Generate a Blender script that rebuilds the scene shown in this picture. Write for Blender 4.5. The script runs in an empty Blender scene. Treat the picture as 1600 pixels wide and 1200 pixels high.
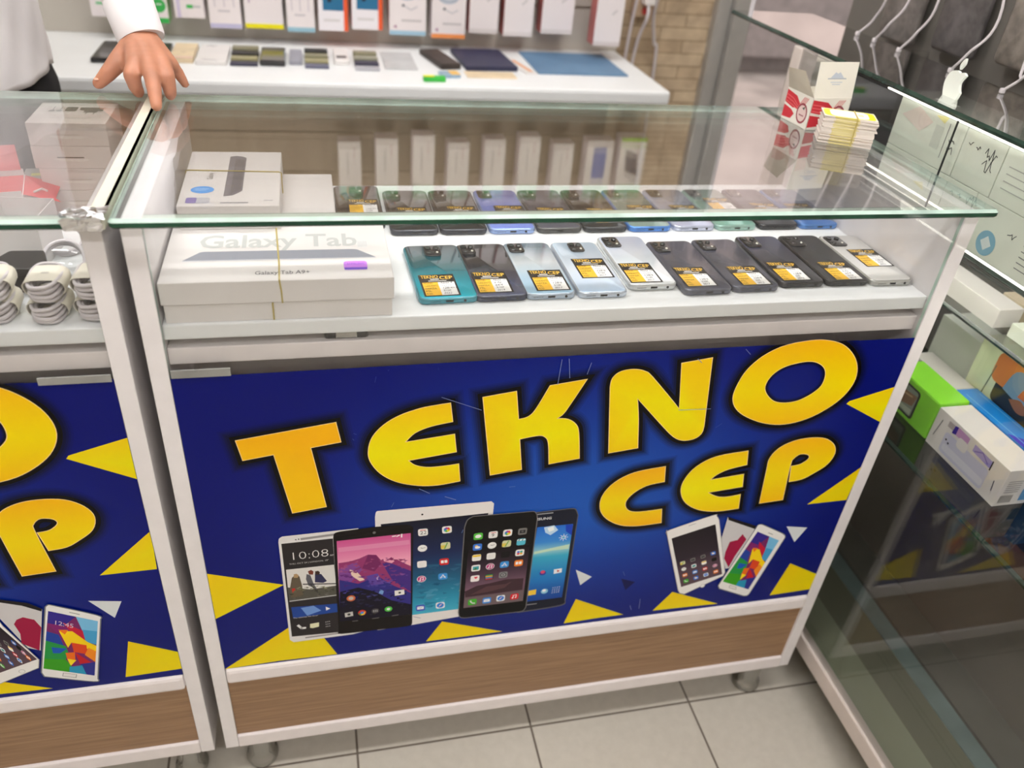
import bpy, bmesh, math, random
from mathutils import Vector, Matrix
from mathutils.geometry import tessellate_polygon
random.seed(7)
SC = bpy.context.scene
COL = SC.collection
PI = math.pi

# ---------------------------------------------------------------- camera
cd = bpy.data.cameras.new('camera'); cam = bpy.data.objects.new('camera', cd); COL.objects.link(cam)
_R = [[0.973373, 0.056714, -0.222102], [-0.214824, 0.563747, -0.797521], [0.079979, 0.823998, 0.560919]]
_L = [0.18982, -0.80414, 1.33429]
cam.matrix_world = Matrix(((_R[0][0], _R[0][1], _R[0][2], _L[0]), (_R[1][0], _R[1][1], _R[1][2], _L[1]),
                           (_R[2][0], _R[2][1], _R[2][2], _L[2]), (0, 0, 0, 1)))
cd.sensor_width = 36; cd.lens = 28.5218; cd.clip_start = 0.02; cd.clip_end = 60
cd.dof.use_dof = True; cd.dof.focus_distance = 1.03; cd.dof.aperture_fstop = 3.4
SC.camera = cam
# ---------------------------------------------------------------- world, exposure
w = bpy.data.worlds.new('world'); SC.world = w; w.use_nodes = True
w.node_tree.nodes['Background'].inputs[0].default_value = (1.0, 0.96, 0.95, 1)
w.node_tree.nodes['Background'].inputs[1].default_value = 2.1
SC.view_settings.view_transform = 'Standard'; SC.view_settings.look = 'None'
SC.cycles.transparent_max_bounces = 24
SC.view_settings.exposure = 0.0; SC.view_settings.gamma = 1.0
try: SC.view_settings.use_curve_mapping = False
except Exception: pass
LAMP = 32.0          # strength of the ceiling diffusers

# ---------------------------------------------------------------- helpers
def lin(c):
    r = []
    for v in c[:3]:
        v = v / 255.0
        r.append(v / 12.92 if v <= 0.04045 else ((v + 0.055) / 1.055) ** 2.4)
    return (r[0], r[1], r[2], 1.0)
def mix(a, b, t): return tuple(a[i] + (b[i] - a[i]) * t for i in range(3))
MATS = {}
def newmat(name):
    m = bpy.data.materials.new(name); m.use_nodes = True; MATS[name] = m
    nt = m.node_tree; return m, nt, nt.nodes['Principled BSDF']
def pm(name, c, rough=0.45, metal=0.0, var=0.06, scale=18.0, spec=0.5, bump=0.0, coat=0.0, stretch=None, c2=None, obj=True):
    """a principled material whose colour is gently broken up by noise"""
    if name in MATS: return MATS[name]
    m, nt, b = newmat(name)
    tc = nt.nodes.new('ShaderNodeTexCoord'); mp = nt.nodes.new('ShaderNodeMapping')
    if stretch: mp.inputs['Scale'].default_value = stretch
    nt.links.new(tc.outputs['Object'], mp.inputs['Vector'])
    n = nt.nodes.new('ShaderNodeTexNoise'); n.inputs['Scale'].default_value = scale; n.inputs['Detail'].default_value = 4
    nt.links.new(mp.outputs['Vector'], n.inputs['Vector'])
    r = nt.nodes.new('ShaderNodeValToRGB')
    a = c2 if c2 else tuple(max(0, v * (1 - var)) for v in c)
    z = c if c2 else tuple(min(255, v * (1 + var * .5)) for v in c)
    r.color_ramp.elements[0].color = lin(a); r.color_ramp.elements[1].color = lin(z)
    r.color_ramp.elements[0].position = 0.3; r.color_ramp.elements[1].position = 0.7
    nt.links.new(n.outputs['Fac'], r.inputs['Fac']); nt.links.new(r.outputs['Color'], b.inputs['Base Color'])
    b.inputs['Roughness'].default_value = rough; b.inputs['Metallic'].default_value = metal
    b.inputs['Specular IOR Level'].default_value = spec
    if coat: b.inputs['Coat Weight'].default_value = coat; b.inputs['Coat Roughness'].default_value = 0.03
    if bump:
        bp = nt.nodes.new('ShaderNodeBump'); bp.inputs['Strength'].default_value = bump; bp.inputs['Distance'].default_value = 0.004
        nt.links.new(n.outputs['Fac'], bp.inputs['Height']); nt.links.new(bp.outputs['Normal'], b.inputs['Normal'])
    return m
def ink(name, rough=0.4, spec=0.5, coat=0.0):
    """printed surface: colours of the print come from the mesh's colour attribute"""
    if name in MATS: return MATS[name]
    m, nt, b = newmat(name)
    a = nt.nodes.new('ShaderNodeVertexColor'); a.layer_name = 'Col'
    nt.links.new(a.outputs['Color'], b.inputs['Base Color'])
    b.inputs['Roughness'].default_value = rough; b.inputs['Specular IOR Level'].default_value = spec
    if coat: b.inputs['Coat Weight'].default_value = coat; b.inputs['Coat Roughness'].default_value = 0.05
    return m
def glass(name, tint=(0.983, 0.987, 0.985), ior=1.5, boost=1.0):
    if name in MATS: return MATS[name]
    m, nt, b = newmat(name); nt.nodes.remove(b)
    out = nt.nodes['Material Output']
    t = nt.nodes.new('ShaderNodeBsdfTransparent'); t.inputs[0].default_value = (*tint, 1)
    g = nt.nodes.new('ShaderNodeBsdfGlossy'); g.inputs['Roughness'].default_value = 0.0
    f = nt.nodes.new('ShaderNodeLayerWeight'); f.inputs['Blend'].default_value = 0.5
    pw = nt.nodes.new('ShaderNodeMath'); pw.operation = 'POWER'; pw.inputs[1].default_value = 5.0
    mu = nt.nodes.new('ShaderNodeMath'); mu.operation = 'MULTIPLY_ADD'; mu.inputs[1].default_value = 2.16 * boost; mu.inputs[2].default_value = 0.04 * boost; mu.use_clamp = True
    x = nt.nodes.new('ShaderNodeMixShader')
    nt.links.new(f.outputs['Facing'], pw.inputs[0]); nt.links.new(pw.outputs[0], mu.inputs[0]); nt.links.new(mu.outputs[0], x.inputs[0])
    nt.links.new(t.outputs[0], x.inputs[1]); nt.links.new(g.outputs[0], x.inputs[2]); nt.links.new(x.outputs[0], out.inputs[0])
    return m
def emit(name, c, s):
    m, nt, b = newmat(name)
    b.inputs['Base Color'].default_value = lin(c); b.inputs['Emission Color'].default_value = lin(c); b.inputs['Emission Strength'].default_value = s
    return m
def grad(name, stops, axis=1, lo=-0.075, hi=0.075, rough=0.12, coat=0.6, metal=0.25):
    """a finish that runs through several colours along one axis of the thing (dyed phone backs)"""
    if name in MATS: return MATS[name]
    m, nt, b = newmat(name)
    tc = nt.nodes.new('ShaderNodeTexCoord'); s = nt.nodes.new('ShaderNodeSeparateXYZ'); nt.links.new(tc.outputs['Object'], s.inputs[0])
    n = nt.nodes.new('ShaderNodeTexNoise'); n.inputs['Scale'].default_value = 14; nt.links.new(tc.outputs['Object'], n.inputs['Vector'])
    mr = nt.nodes.new('ShaderNodeMapRange'); mr.inputs['From Min'].default_value = lo; mr.inputs['From Max'].default_value = hi
    nt.links.new(s.outputs[axis], mr.inputs['Value'])
    ad = nt.nodes.new('ShaderNodeMath'); ad.operation = 'MULTIPLY_ADD'; ad.inputs[1].default_value = 0.16; nt.links.new(n.outputs['Fac'], ad.inputs[0])
    nt.links.new(mr.outputs[0], ad.inputs[2])
    r = nt.nodes.new('ShaderNodeValToRGB'); e = r.color_ramp.elements
    for i, (p, c) in enumerate(stops):
        k = e[i] if i < 2 else e.new(p)
        k.position = p; k.color = lin(c)
    nt.links.new(ad.outputs[0], r.inputs['Fac']); nt.links.new(r.outputs['Color'], b.inputs['Base Color'])
    b.inputs['Roughness'].default_value = rough; b.inputs['Metallic'].default_value = metal
    b.inputs['Coat Weight'].default_value = coat; b.inputs['Coat Roughness'].default_value = 0.03
    return m

class MB:
    def __init__(s): s.v = []; s.f = []; s.m = []; s.c = []
    def add(s, vs, fs, mi=0, col=None):
        o = len(s.v); s.v += [tuple(v) for v in vs]
        for k, f in enumerate(fs):
            s.f.append([o + i for i in f]); s.m.append(mi)
            s.c.append(None if col is None else ([col[i] for i in f] if isinstance(col, list) else [col] * len(f)))
        return s
    def box(s, x0, x1, y0, y1, z0, z1, mi=0, col=None):
        v = [(x0, y0, z0), (x1, y0, z0), (x1, y1, z0), (x0, y1, z0), (x0, y0, z1), (x1, y0, z1), (x1, y1, z1), (x0, y1, z1)]
        return s.add(v, [(0, 3, 2, 1), (4, 5, 6, 7), (0, 1, 5, 4), (1, 2, 6, 5), (2, 3, 7, 6), (3, 0, 4, 7)], mi, col)
    def lathe(s, pts, n=20, mi=0, base=(0, 0, 0), axis=(0, 0, 1), col=None):
        q = Vector((0, 0, 1)).rotation_difference(Vector(axis)); b = Vector(base); vs = []
        for r, h in pts:
            for k in range(n):
                a = 2 * PI * k / n; vs.append(b + q @ Vector((r * math.cos(a), r * math.sin(a), h)))
        fs = []
        for i in range(len(pts) - 1):
            for k in range(n):
                k2 = (k + 1) % n; fs.append((i * n + k, i * n + k2, (i + 1) * n + k2, (i + 1) * n + k))
        fs.append(tuple(reversed(range(n)))); fs.append(tuple(range((len(pts) - 1) * n, len(pts) * n)))
        return s.add(vs, fs, mi, col)
    def tube(s, path, r, n=8, mi=0, closed=False, col=None):
        P = [Vector(p) for p in path]; N = len(P); vs = []; up = None
        for i in range(N):
            t = (P[(i + 1) % N] - P[i - 1]) if closed else (P[min(i + 1, N - 1)] - P[max(i - 1, 0)])
            t.normalize()
            if up is None:
                up = Vector((0, 0, 1)) if abs(t.z) < .9 else Vector((1, 0, 0))
            a = (up - t * up.dot(t)).normalized(); up = a; b = t.cross(a); rr = r[i] if isinstance(r, (list, tuple)) else r
            for k in range(n):
                g = 2 * PI * k / n; vs.append(P[i] + (a * math.cos(g) + b * math.sin(g)) * rr)
        fs = []
        for i in range(N if closed else N - 1):
            j = (i + 1) % N
            for k in range(n):
                k2 = (k + 1) % n; fs.append((i * n + k, i * n + k2, j * n + k2, j * n + k))
        if not closed: fs += [tuple(reversed(range(n))), tuple(range((N - 1) * n, N * n))]
        return s.add(vs, fs, mi, col)
    def caps(s, p0, r0, p1, r1, n=14, mi=0):
        p0 = Vector(p0); p1 = Vector(p1); L = (p1 - p0).length
        pr = [(r0 * math.cos(a), r0 * math.sin(a)) for a in [-PI / 2 * .98, -1.2, -.8, -.4, 0]]
        pr += [(r1 * math.cos(a), L + r1 * math.sin(a)) for a in [0, .4, .8, 1.2, PI / 2 * .98]]
        return s.lathe(pr, n, mi, p0, (p1 - p0) if L > 1e-6 else (0, 0, 1))
    def ell(s, c, rx, ry, rz, n=18, mi=0):
        vs = []; m = 10
        for i in range(m + 1):
            a = -PI / 2 * .985 + PI * .985 * i / m
            for k in range(n):
                g = 2 * PI * k / n; vs.append((c[0] + rx * math.cos(a) * math.cos(g), c[1] + ry * math.cos(a) * math.sin(g), c[2] + rz * math.sin(a)))
        fs = [(i * n + k, i * n + (k + 1) % n, (i + 1) * n + (k + 1) % n, (i + 1) * n + k) for i in range(m) for k in range(n)]
        fs += [tuple(reversed(range(n))), tuple(range(m * n, m * n + n))]
        return s.add(vs, fs, mi)
    def prism(s, pts, z0, z1, mi=0):
        n = len(pts); vs = [(x, y, z0) for x, y in pts] + [(x, y, z1) for x, y in pts]
        fs = [tuple(reversed(range(n))), tuple(range(n, 2 * n))] + [(k, (k + 1) % n, n + (k + 1) % n, n + k) for k in range(n)]
        return s.add(vs, fs, mi)
    def slab(s, w, l, h, r, e, z0=0.0, mi=0, n=6, mi_side=None):
        """rounded-corner slab with eased edges, centred in x and y"""
        prof = [(e, 0), (e * .3, e * .35), (0, e), (0, h - e), (e * .3, h - e * .35), (e, h)]
        rings = []
        for ins, z in prof:
            pts = rrect(w - 2 * ins, l - 2 * ins, max(r - ins, .0003), n); rings.append([(x, y, z0 + z) for x, y in pts])
        N = len(rings[0]); vs = [p for rg in rings for p in rg]
        s.add(vs, [tuple(reversed(range(N))), tuple(range((len(rings) - 1) * N, len(rings) * N))], mi)
        fs = []
        for i in range(len(rings) - 1):
            for k in range(N): fs.append((i * N + k, i * N + (k + 1) % N, (i + 1) * N + (k + 1) % N, (i + 1) * N + k))
        o = len(s.v) - len(vs)
        for f in fs: s.f.append([o + i for i in f]); s.m.append(mi if mi_side is None else mi_side); s.c.append(None)
        return s
    def xf(s, M):
        s.v = [tuple(M @ Vector(v)) for v in s.v]; return s
def rrect(w, l, r, n=6, cx=0, cy=0):
    pts = []
    for sx, sy, a0 in ((1, 1, 0), (-1, 1, PI / 2), (-1, -1, PI), (1, -1, 1.5 * PI)):
        for k in range(n + 1):
            a = a0 + PI / 2 * k / n; pts.append((cx + sx * (w / 2 - r) + r * math.cos(a), cy + sy * (l / 2 - r) + r * math.sin(a)))
    return pts
def obj(name, mb, mats, parent=None, loc=None, smooth=False, bevel=0.0, rot=None):
    me = bpy.data.meshes.new(name); me.from_pydata(mb.v, [], mb.f)
    if not isinstance(mats, (list, tuple)): mats = [mats]
    for m in mats: me.materials.append(m)
    me.polygons.foreach_set('material_index', mb.m)
    if any(c is not None for c in mb.c):
        at = me.color_attributes.new('Col', 'FLOAT_COLOR', 'CORNER'); d = []
        for c, f in zip(mb.c, mb.f):
            if c is None: d += [.8, .8, .8, 1] * len(f)
            else:
                for q in c: d += list(q[:3]) + [1]
        at.data.foreach_set('color', d)
    if bevel:
        bm = bmesh.new(); bm.from_mesh(me); bmesh.ops.remove_doubles(bm, verts=bm.verts, dist=1e-6)
        ed = [e for e in bm.edges if len(e.link_faces) == 2 and e.calc_face_angle(0) > .6]
        bmesh.ops.bevel(bm, geom=ed, offset=bevel, segments=2, affect='EDGES', profile=.6, clamp_overlap=True); bm.to_mesh(me); bm.free()
    if smooth:
        me.polygons.foreach_set('use_smooth', [True] * len(me.polygons))
        try: me.set_sharp_from_angle(angle=0.7)
        except Exception: pass
    me.update()
    o = bpy.data.objects.new(name, me); COL.objects.link(o)
    if parent is not None: o.parent = parent
    if loc is not None: o.location = loc
    if rot is not None: o.rotation_euler = rot
    return o
def tag(o, label, cat, group=None, kind=None):
    o['label'] = label; o['category'] = cat
    if group: o['group'] = group
    if kind: o['kind'] = kind
    return o
def thing(name, label, cat, loc=(0, 0, 0), rotz=0.0, group=None):
    o = bpy.data.objects.new(name, None); COL.objects.link(o); o.empty_display_size = .05
    o.location = loc; o.rotation_euler = (0, 0, rotz); return tag(o, label, cat, group)
def struct(name, mb, mats, label=None, cat=None, **k):
    o = obj(name, mb, mats, **k); o['kind'] = 'structure'
    o['label'] = label or name.replace('_', ' '); o['category'] = cat or name.split('_')[0]; return o
def dup(root, loc, rotz, label, group=None):
    r = root.copy(); COL.objects.link(r); r.location = loc; r.rotation_euler = (0, 0, rotz); r['label'] = label
    if group: r['group'] = group
    for ch in list(root.children):
        c = ch.copy(); COL.objects.link(c); c.parent = r
        for g in ch.children:
            d = g.copy(); COL.objects.link(d); d.parent = c
    return r

# ---- flat print: polygons laid on a plane, each layer a hair above the one below
def P(s):
    """'x,z x,zs ...' in millimetres; runs of points marked s are smoothed"""
    raw = []
    for t in s.split():
        sm = t.endswith('s'); t = t.rstrip('s'); x, y = t.split(','); raw.append((float(x) / 1000, float(y) / 1000, sm))
    n = len(raw)
    if not any(r[2] for r in raw): return [(r[0], r[1]) for r in raw]
    out = []
    for i in range(n):
        p0, p1, p2, p3 = raw[i - 1], raw[i], raw[(i + 1) % n], raw[(i + 2) % n]
        out.append((p1[0], p1[1]))
        if p1[2] or p2[2]:
            if not p1[2]: p0 = p1
            if not p2[2]: p3 = p2
            for k in (.25, .5, .75):
                a = []
                for d in (0, 1):
                    q0, q1, q2, q3 = p0[d], p1[d], p2[d], p3[d]
                    a.append(.5 * (2 * q1 + (q2 - q0) * k + (2 * q0 - 5 * q1 + 4 * q2 - q3) * k * k + (3 * q1 - q0 - 3 * q2 + q3) * k ** 3))
                out.append(tuple(a))
    return out
def offs(pts, d):
    """grow a closed polygon by d (mitred)"""
    n = len(pts); ar = sum(pts[i][0] * pts[(i + 1) % n][1] - pts[(i + 1) % n][0] * pts[i][1] for i in range(n))
    sg = 1 if ar > 0 else -1; out = []
    for i in range(n):
        a = Vector(pts[i - 1]); b = Vector(pts[i]); c = Vector(pts[(i + 1) % n])
        e1 = b - a; e2 = c - b
        if e1.length < 1e-7 or e2.length < 1e-7: out.append(tuple(b)); continue
        e1.normalize(); e2.normalize()
        n1 = Vector((e1.y, -e1.x)) * sg; n2 = Vector((e2.y, -e2.x)) * sg; m = n1 + n2
        if m.length < 1e-4: out.append(tuple(b + n1 * d)); continue
        m.normalize(); k = max(m.dot(n1), .45); out.append(tuple(b + m * (d / k)))
    return out
def border(pr, pts, d, col, layer, top=None):
    """a band of half-width d along a closed outline, with square outer corners"""
    n = len(pts); ar = sum(pts[i][0] * pts[(i + 1) % n][1] - pts[(i + 1) % n][0] * pts[i][1] for i in range(n)); sg = 1 if ar > 0 else -1
    cl = (lambda p: p) if top is None else (lambda p: (p[0], min(p[1], top + .006 * p[0])))
    for i in range(n):
        pr.lay += .05; layer = pr.lay
        a = Vector(pts[i - 1]); b = Vector(pts[i]); c = Vector(pts[(i + 1) % n]); e1 = b - a; e2 = c - b
        if e1.length < 1e-6 or e2.length < 1e-6: continue
        e1.normalize(); e2.normalize(); n1 = Vector((e1.y, -e1.x)) * sg; n2 = Vector((e2.y, -e2.x)) * sg
        pr.poly([cl(tuple(p)) for p in (b + n2 * d, b - n2 * d * .5, c - n2 * d * .5, c + n2 * d)], col, layer=layer)
        m = n1 + n2
        if m.length > .2 and e1.cross(e2) * sg > .01:
            m.normalize(); k = max(m.dot(n1), .5); layer += .025
            pr.poly([cl(tuple(p)) for p in (b, b + n1 * d, b + m * (d / k), b + n2 * d)], col, layer=layer)
class Print:
    def __init__(s, frame, step=0.00002): s.mb = MB(); s.fr = frame; s.step = step; s.lay = 0
    def poly(s, pts, col, holes=(), mi=0, layer=None, raw=False):
        """col: sRGB triple or function (u, v) -> sRGB triple"""
        if layer is None: s.lay += 1; layer = s.lay
        loops = [[Vector((x, y, 0)) for x, y in pts]] + [[Vector((x, y, 0)) for x, y in h] for h in holes]
        allp = list(pts) + [p for h in holes for p in h]
        tr = tessellate_polygon(loops)
        vs = [s.fr(x, y, layer * s.step) for x, y in allp]
        cc = [lin(col(x, y)) if callable(col) else lin(col) for x, y in allp]
        fx = []
        for t in tr:
            a, b, c = [allp[i] for i in t]
            ar = (b[0] - a[0]) * (c[1] - a[1]) - (c[0] - a[0]) * (b[1] - a[1])
            if abs(ar) < 1e-12: continue
            fx.append(tuple(t) if ar > 0 else (t[0], t[2], t[1]))
        s.mb.add(vs, fx, mi, cc); return s
    def rect(s, x0, y0, x1, y1, col, **k): return s.poly([(x0, y0), (x1, y0), (x1, y1), (x0, y1)], col, **k)
    def grid(s, x0, y0, x1, y1, nx, ny, col, clip=None):
        s.lay += 1; vs = []; cc = []
        for j in range(ny + 1):
            for i in range(nx + 1):
                x = x0 + (x1 - x0) * i / nx; y = y0 + (y1 - y0) * j / ny
                if clip: x, y = clip(x, y)
                vs.append(s.fr(x, y, s.lay * s.step)); cc.append(lin(col(x, y)))
        W = nx + 1
        s.mb.add(vs, [(j * W + i, j * W + i + 1, (j + 1) * W + i + 1, (j + 1) * W + i) for j in range(ny) for i in range(nx)], 0, cc)
    def text(s, t, x, y, h, col, ax=(1, 0), ay=(0, 1), sx=1.0, bold=0.0, align='LEFT', fixed=None):
        vs, fs = glyphs(t, bold, align)
        s.lay += 1
        k = h / .7
        if fixed and vs:
            wd = max(v[0] for v in vs) - min(v[0] for v in vs); sx = fixed / max(wd * k, 1e-9)
        vv = []
        for a, b in vs:
            a *= k * sx; b *= k; u = x + ax[0] * a + ay[0] * b; v = y + ax[1] * a + ay[1] * b; vv.append(s.fr(u, v, s.lay * s.step))
        flip = ax[0] * ay[1] - ax[1] * ay[0] < 0
        s.mb.add(vv, [tuple(reversed(f)) if flip else f for f in fs], 0, lin(col))
    def line(s, pts, wd, col, layer=None):
        if layer is None: s.lay += 1; layer = s.lay
        for a, b in zip(pts[:-1], pts[1:]):
            d = Vector((b[0] - a[0], b[1] - a[1]))
            if d.length < 1e-9: continue
            d.normalize(); n = Vector((-d.y, d.x)) * wd / 2; e = d * wd * .3
            s.poly([(a[0] - n.x - e.x, a[1] - n.y - e.y), (b[0] - n.x + e.x, b[1] - n.y + e.y), (b[0] + n.x + e.x, b[1] + n.y + e.y), (a[0] + n.x - e.x, a[1] + n.y - e.y)], col, layer=layer)
GL = {}
def glyphs(t, bold=0.0, align='LEFT'):
    key = (t, bold, align)
    if key in GL: return GL[key]
    cu = bpy.data.curves.new('txt', 'FONT'); cu.body = t; cu.resolution_u = 2; cu.offset = bold; cu.align_x = align
    o = bpy.data.objects.new('txt', cu); COL.objects.link(o)
    dg = bpy.context.evaluated_depsgraph_get(); ev = o.evaluated_get(dg); me = ev.to_mesh()
    vs = [(v.co.x, v.co.y) for v in me.vertices]; fs = []
    for p in me.polygons:
        f = tuple(p.vertices); fs.append(f if p.normal.z > 0 else tuple(reversed(f)))
    ev.to_mesh_clear(); bpy.data.objects.remove(o); bpy.data.curves.remove(cu)
    GL[key] = (vs, fs); return GL[key]
def fr_xz(y0=0.0):      # print facing -y: u -> x, v -> z
    return lambda u, v, d: (u, y0 - d, v)
def fr_xy(z0=0.0):      # print facing up
    return lambda u, v, d: (u, v, z0 + d)
def fr_plane(o, ux, uy, nn):
    o = Vector(o); ux = Vector(ux); uy = Vector(uy); nn = Vector(nn)
    return lambda u, v, d: tuple(o + ux * u + uy * v + nn * d)
def quad(c, u, v):      # bilinear point in a quad TL TR BR BL, u right, v down
    a = mix2(c[0], c[1], u); b = mix2(c[3], c[2], u); return mix2(a, b, v)
def mix2(a, b, t): return (a[0] + (b[0] - a[0]) * t, a[1] + (b[1] - a[1]) * t)

# ---------------------------------------------------------------- shared materials
WHITE = pm('white_laminate', (234, 227, 226), .3, var=.02, scale=30)
WHITE_P = pm('white_polished_panel', (232, 228, 228), .1, var=.02, scale=30)
WHITE_IN = pm('white_gloss_laminate', (226, 228, 228), .22, var=.03, scale=6)
SHELFW = pm('white_shelf_board', (236, 238, 238), .35, var=.015, scale=8)
WOOD = pm('oak_laminate', (160, 126, 93), .45, c2=(136, 104, 75), scale=9, stretch=(1.2, 8, 26))
CHROME = pm('brushed_chrome', (168, 167, 163), .14, metal=1.0, var=.04)
GLASS = glass('clear_glass')
GLASS_DARK = glass('smoked_glass', (0.42, 0.46, 0.44), 1.5, 1.3)
EDGE = pm('green_glass_edge', (34, 84, 62), .12, var=.25, scale=25, c2=(16, 54, 38))
EDGE_D = pm('dark_glass_edge', (44, 68, 58), .12, var=.3, scale=40, c2=(26, 40, 36))
EDGE_L = pm('pale_glass_edge', (190, 214, 202), .12, var=.12, scale=20)
CARD = pm('white_carton', (226, 222, 219), .5, var=.02, scale=14)
INK = ink('printed_card', .42)
GREY = pm('grey_mdf', (150, 147, 144), .5, var=.05, scale=5)
DARK = pm('black_plastic', (26, 26, 27), .35, var=.1)
PAPER = pm('ivory_paper_band', (233, 228, 212), .6, var=.02)
CABLE = pm('white_cable_rubber', (214, 208, 210), .42, var=.02)
BAND = pm('tan_rubber_band', (196, 176, 96), .5, var=.08)
# ================================================================ the setting
def floor_mat():
    m, nt, b = newmat('floor_tiles'); L = nt.links
    tc = nt.nodes.new('ShaderNodeTexCoord'); s = nt.nodes.new('ShaderNodeSeparateXYZ'); L.new(tc.outputs['Object'], s.inputs[0])
    def line(ax, off, size, wd):
        a = nt.nodes.new('ShaderNodeMath'); a.operation = 'SUBTRACT'; a.inputs[1].default_value = off - 40 * size; L.new(s.outputs[ax], a.inputs[0])
        d = nt.nodes.new('ShaderNodeMath'); d.operation = 'DIVIDE'; d.inputs[1].default_value = size; L.new(a.outputs[0], d.inputs[0])
        f = nt.nodes.new('ShaderNodeMath'); f.operation = 'PINGPONG'; f.inputs[1].default_value = .5; L.new(d.outputs[0], f.inputs[0])
        c = nt.nodes.new('ShaderNodeMath'); c.operation = 'LESS_THAN'; c.inputs[1].default_value = wd / size; L.new(f.outputs[0], c.inputs[0]); return c
    a = line(0, .205, .3095, .0019); c = line(1, .012, .3095, .0019)
    mx = nt.nodes.new('ShaderNodeMath'); mx.operation = 'MAXIMUM'; L.new(a.outputs[0], mx.inputs[0]); L.new(c.outputs[0], mx.inputs[1])
    n = nt.nodes.new('ShaderNodeTexNoise'); n.inputs['Scale'].default_value = 60; n.inputs['Detail'].default_value = 6; L.new(tc.outputs['Object'], n.inputs['Vector'])
    n2 = nt.nodes.new('ShaderNodeTexNoise'); n2.inputs['Scale'].default_value = 3; L.new(tc.outputs['Object'], n2.inputs['Vector'])
    av = nt.nodes.new('ShaderNodeMath'); av.operation = 'ADD'; L.new(n.outputs[0], av.inputs[0]); L.new(n2.outputs[0], av.inputs[1])
    r = nt.nodes.new('ShaderNodeValToRGB'); r.color_ramp.elements[0].position = .35; r.color_ramp.elements[1].position = .75
    hv = nt.nodes.new('ShaderNodeMath'); hv.operation = 'MULTIPLY'; hv.inputs[1].default_value = .5; L.new(av.outputs[0], hv.inputs[0]); L.new(hv.outputs[0], r.inputs[0])
    r.color_ramp.elements[0].color = lin((192, 186, 174)); r.color_ramp.elements[1].color = lin((206, 200, 188))
    mxc = nt.nodes.new('ShaderNodeMix'); mxc.data_type = 'RGBA'; L.new(mx.outputs[0], mxc.inputs['Factor']); L.new(r.outputs[0], mxc.inputs[6])
    mxc.inputs[7].default_value = lin((104, 94, 84)); L.new(mxc.outputs[2], b.inputs['Base Color']); b.inputs['Roughness'].default_value = .4
    return m
def stone_mat():
    m, nt, b = newmat('stacked_stone'); L = nt.links
    tc = nt.nodes.new('ShaderNodeTexCoord'); mp = nt.nodes.new('ShaderNodeMapping'); mp.inputs['Rotation'].default_value = (PI / 2, 0, 0); L.new(tc.outputs['Object'], mp.inputs[0])
    br = nt.nodes.new('ShaderNodeTexBrick'); br.inputs['Scale'].default_value = 1; br.inputs['Brick Width'].default_value = .15; br.inputs['Row Height'].default_value = .036
    br.inputs['Mortar Size'].default_value = .0018; br.inputs['Color1'].default_value = lin((196, 176, 148)); br.inputs['Color2'].default_value = lin((178, 156, 128)); br.inputs['Mortar'].default_value = lin((150, 130, 104))
    L.new(mp.outputs[0], br.inputs[0])
    n = nt.nodes.new('ShaderNodeTexNoise'); n.inputs['Scale'].default_value = 22; n.inputs['Detail'].default_value = 6; L.new(tc.outputs['Object'], n.inputs[0])
    mu = nt.nodes.new('ShaderNodeMix'); mu.data_type = 'RGBA'; mu.blend_type = 'OVERLAY'; mu.inputs[0].default_value = .5; L.new(br.outputs[0], mu.inputs[6]); L.new(n.outputs['Fac'], mu.inputs[7])
    L.new(mu.outputs[2], b.inputs['Base Color']); b.inputs['Roughness'].default_value = .85
    bp = nt.nodes.new('ShaderNodeBump'); bp.inputs['Strength'].default_value = .6; bp.inputs['Distance'].default_value = .01; L.new(n.outputs['Fac'], bp.inputs['Height']); L.new(bp.outputs[0], b.inputs['Normal'])
    return m
PLASTER = pm('painted_plaster', (214, 208, 200), .7, var=.03, scale=4)
ROOMX0, ROOMX1, ROOMY0, ROOMY1, ROOMZ = -1.9, 2.3, -2.4, 1.58, 2.7
struct('floor', MB().box(ROOMX0 - .1, ROOMX1 + .1, ROOMY0 - .1, ROOMY1 + .1, -.08, 0), floor_mat(), 'pale grey square floor tiles with dark joints')
struct('ceiling', MB().box(ROOMX0 - .1, ROOMX1 + .1, ROOMY0 - .1, ROOMY1 + .1, ROOMZ, ROOMZ + .08), pm('ceiling_white', (225, 224, 220), .7, var=.02))
struct('wall_left', MB().box(ROOMX0 - .1, ROOMX0, ROOMY0, ROOMY1, 0, ROOMZ), PLASTER)
struct('wall_right', MB().box(ROOMX1, ROOMX1 + .1, ROOMY0, ROOMY1, 0, ROOMZ), PLASTER)
struct('wall_front', MB().box(ROOMX0 - .1, ROOMX1 + .1, ROOMY0 - .1, ROOMY0, 0, ROOMZ), PLASTER)
struct('wall_back', MB().box(ROOMX0 - .1, 1.352, ROOMY1, ROOMY1 + .12, 0, ROOMZ).box(1.352, ROOMX1 + .1, ROOMY1, ROOMY1 + .12, 2.45, ROOMZ), stone_mat(), 'back wall faced with tan stacked stone')
ALU = pm('window_aluminium', (176, 174, 170), .35, metal=.35, var=.04)
wf = MB(); Y = ROOMY1
wf.box(1.352, 1.395, Y - .03, Y + .1, 0, 2.45).box(1.395, 1.45, Y - .055, Y + .1, 0, 2.45).box(1.468, 2.3, Y, Y + .08, 2.39, 2.45).box(1.468, 2.3, Y, Y + .08, 0, .06)
struct('window_1', wf, ALU, 'grey aluminium frame of the shop window beside the stone wall', bevel=.004)
struct('trim_1', MB().box(1.45, 1.468, Y - .02, Y + .1, 0, 2.45), pm('black_gasket', (40, 38, 38), .5), 'dark rubber gasket along the window frame')
struct('window_2', MB().box(1.468, 2.3, Y + .04, Y + .048, .06, 2.39), GLASS, 'clear pane of the shop window')
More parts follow.
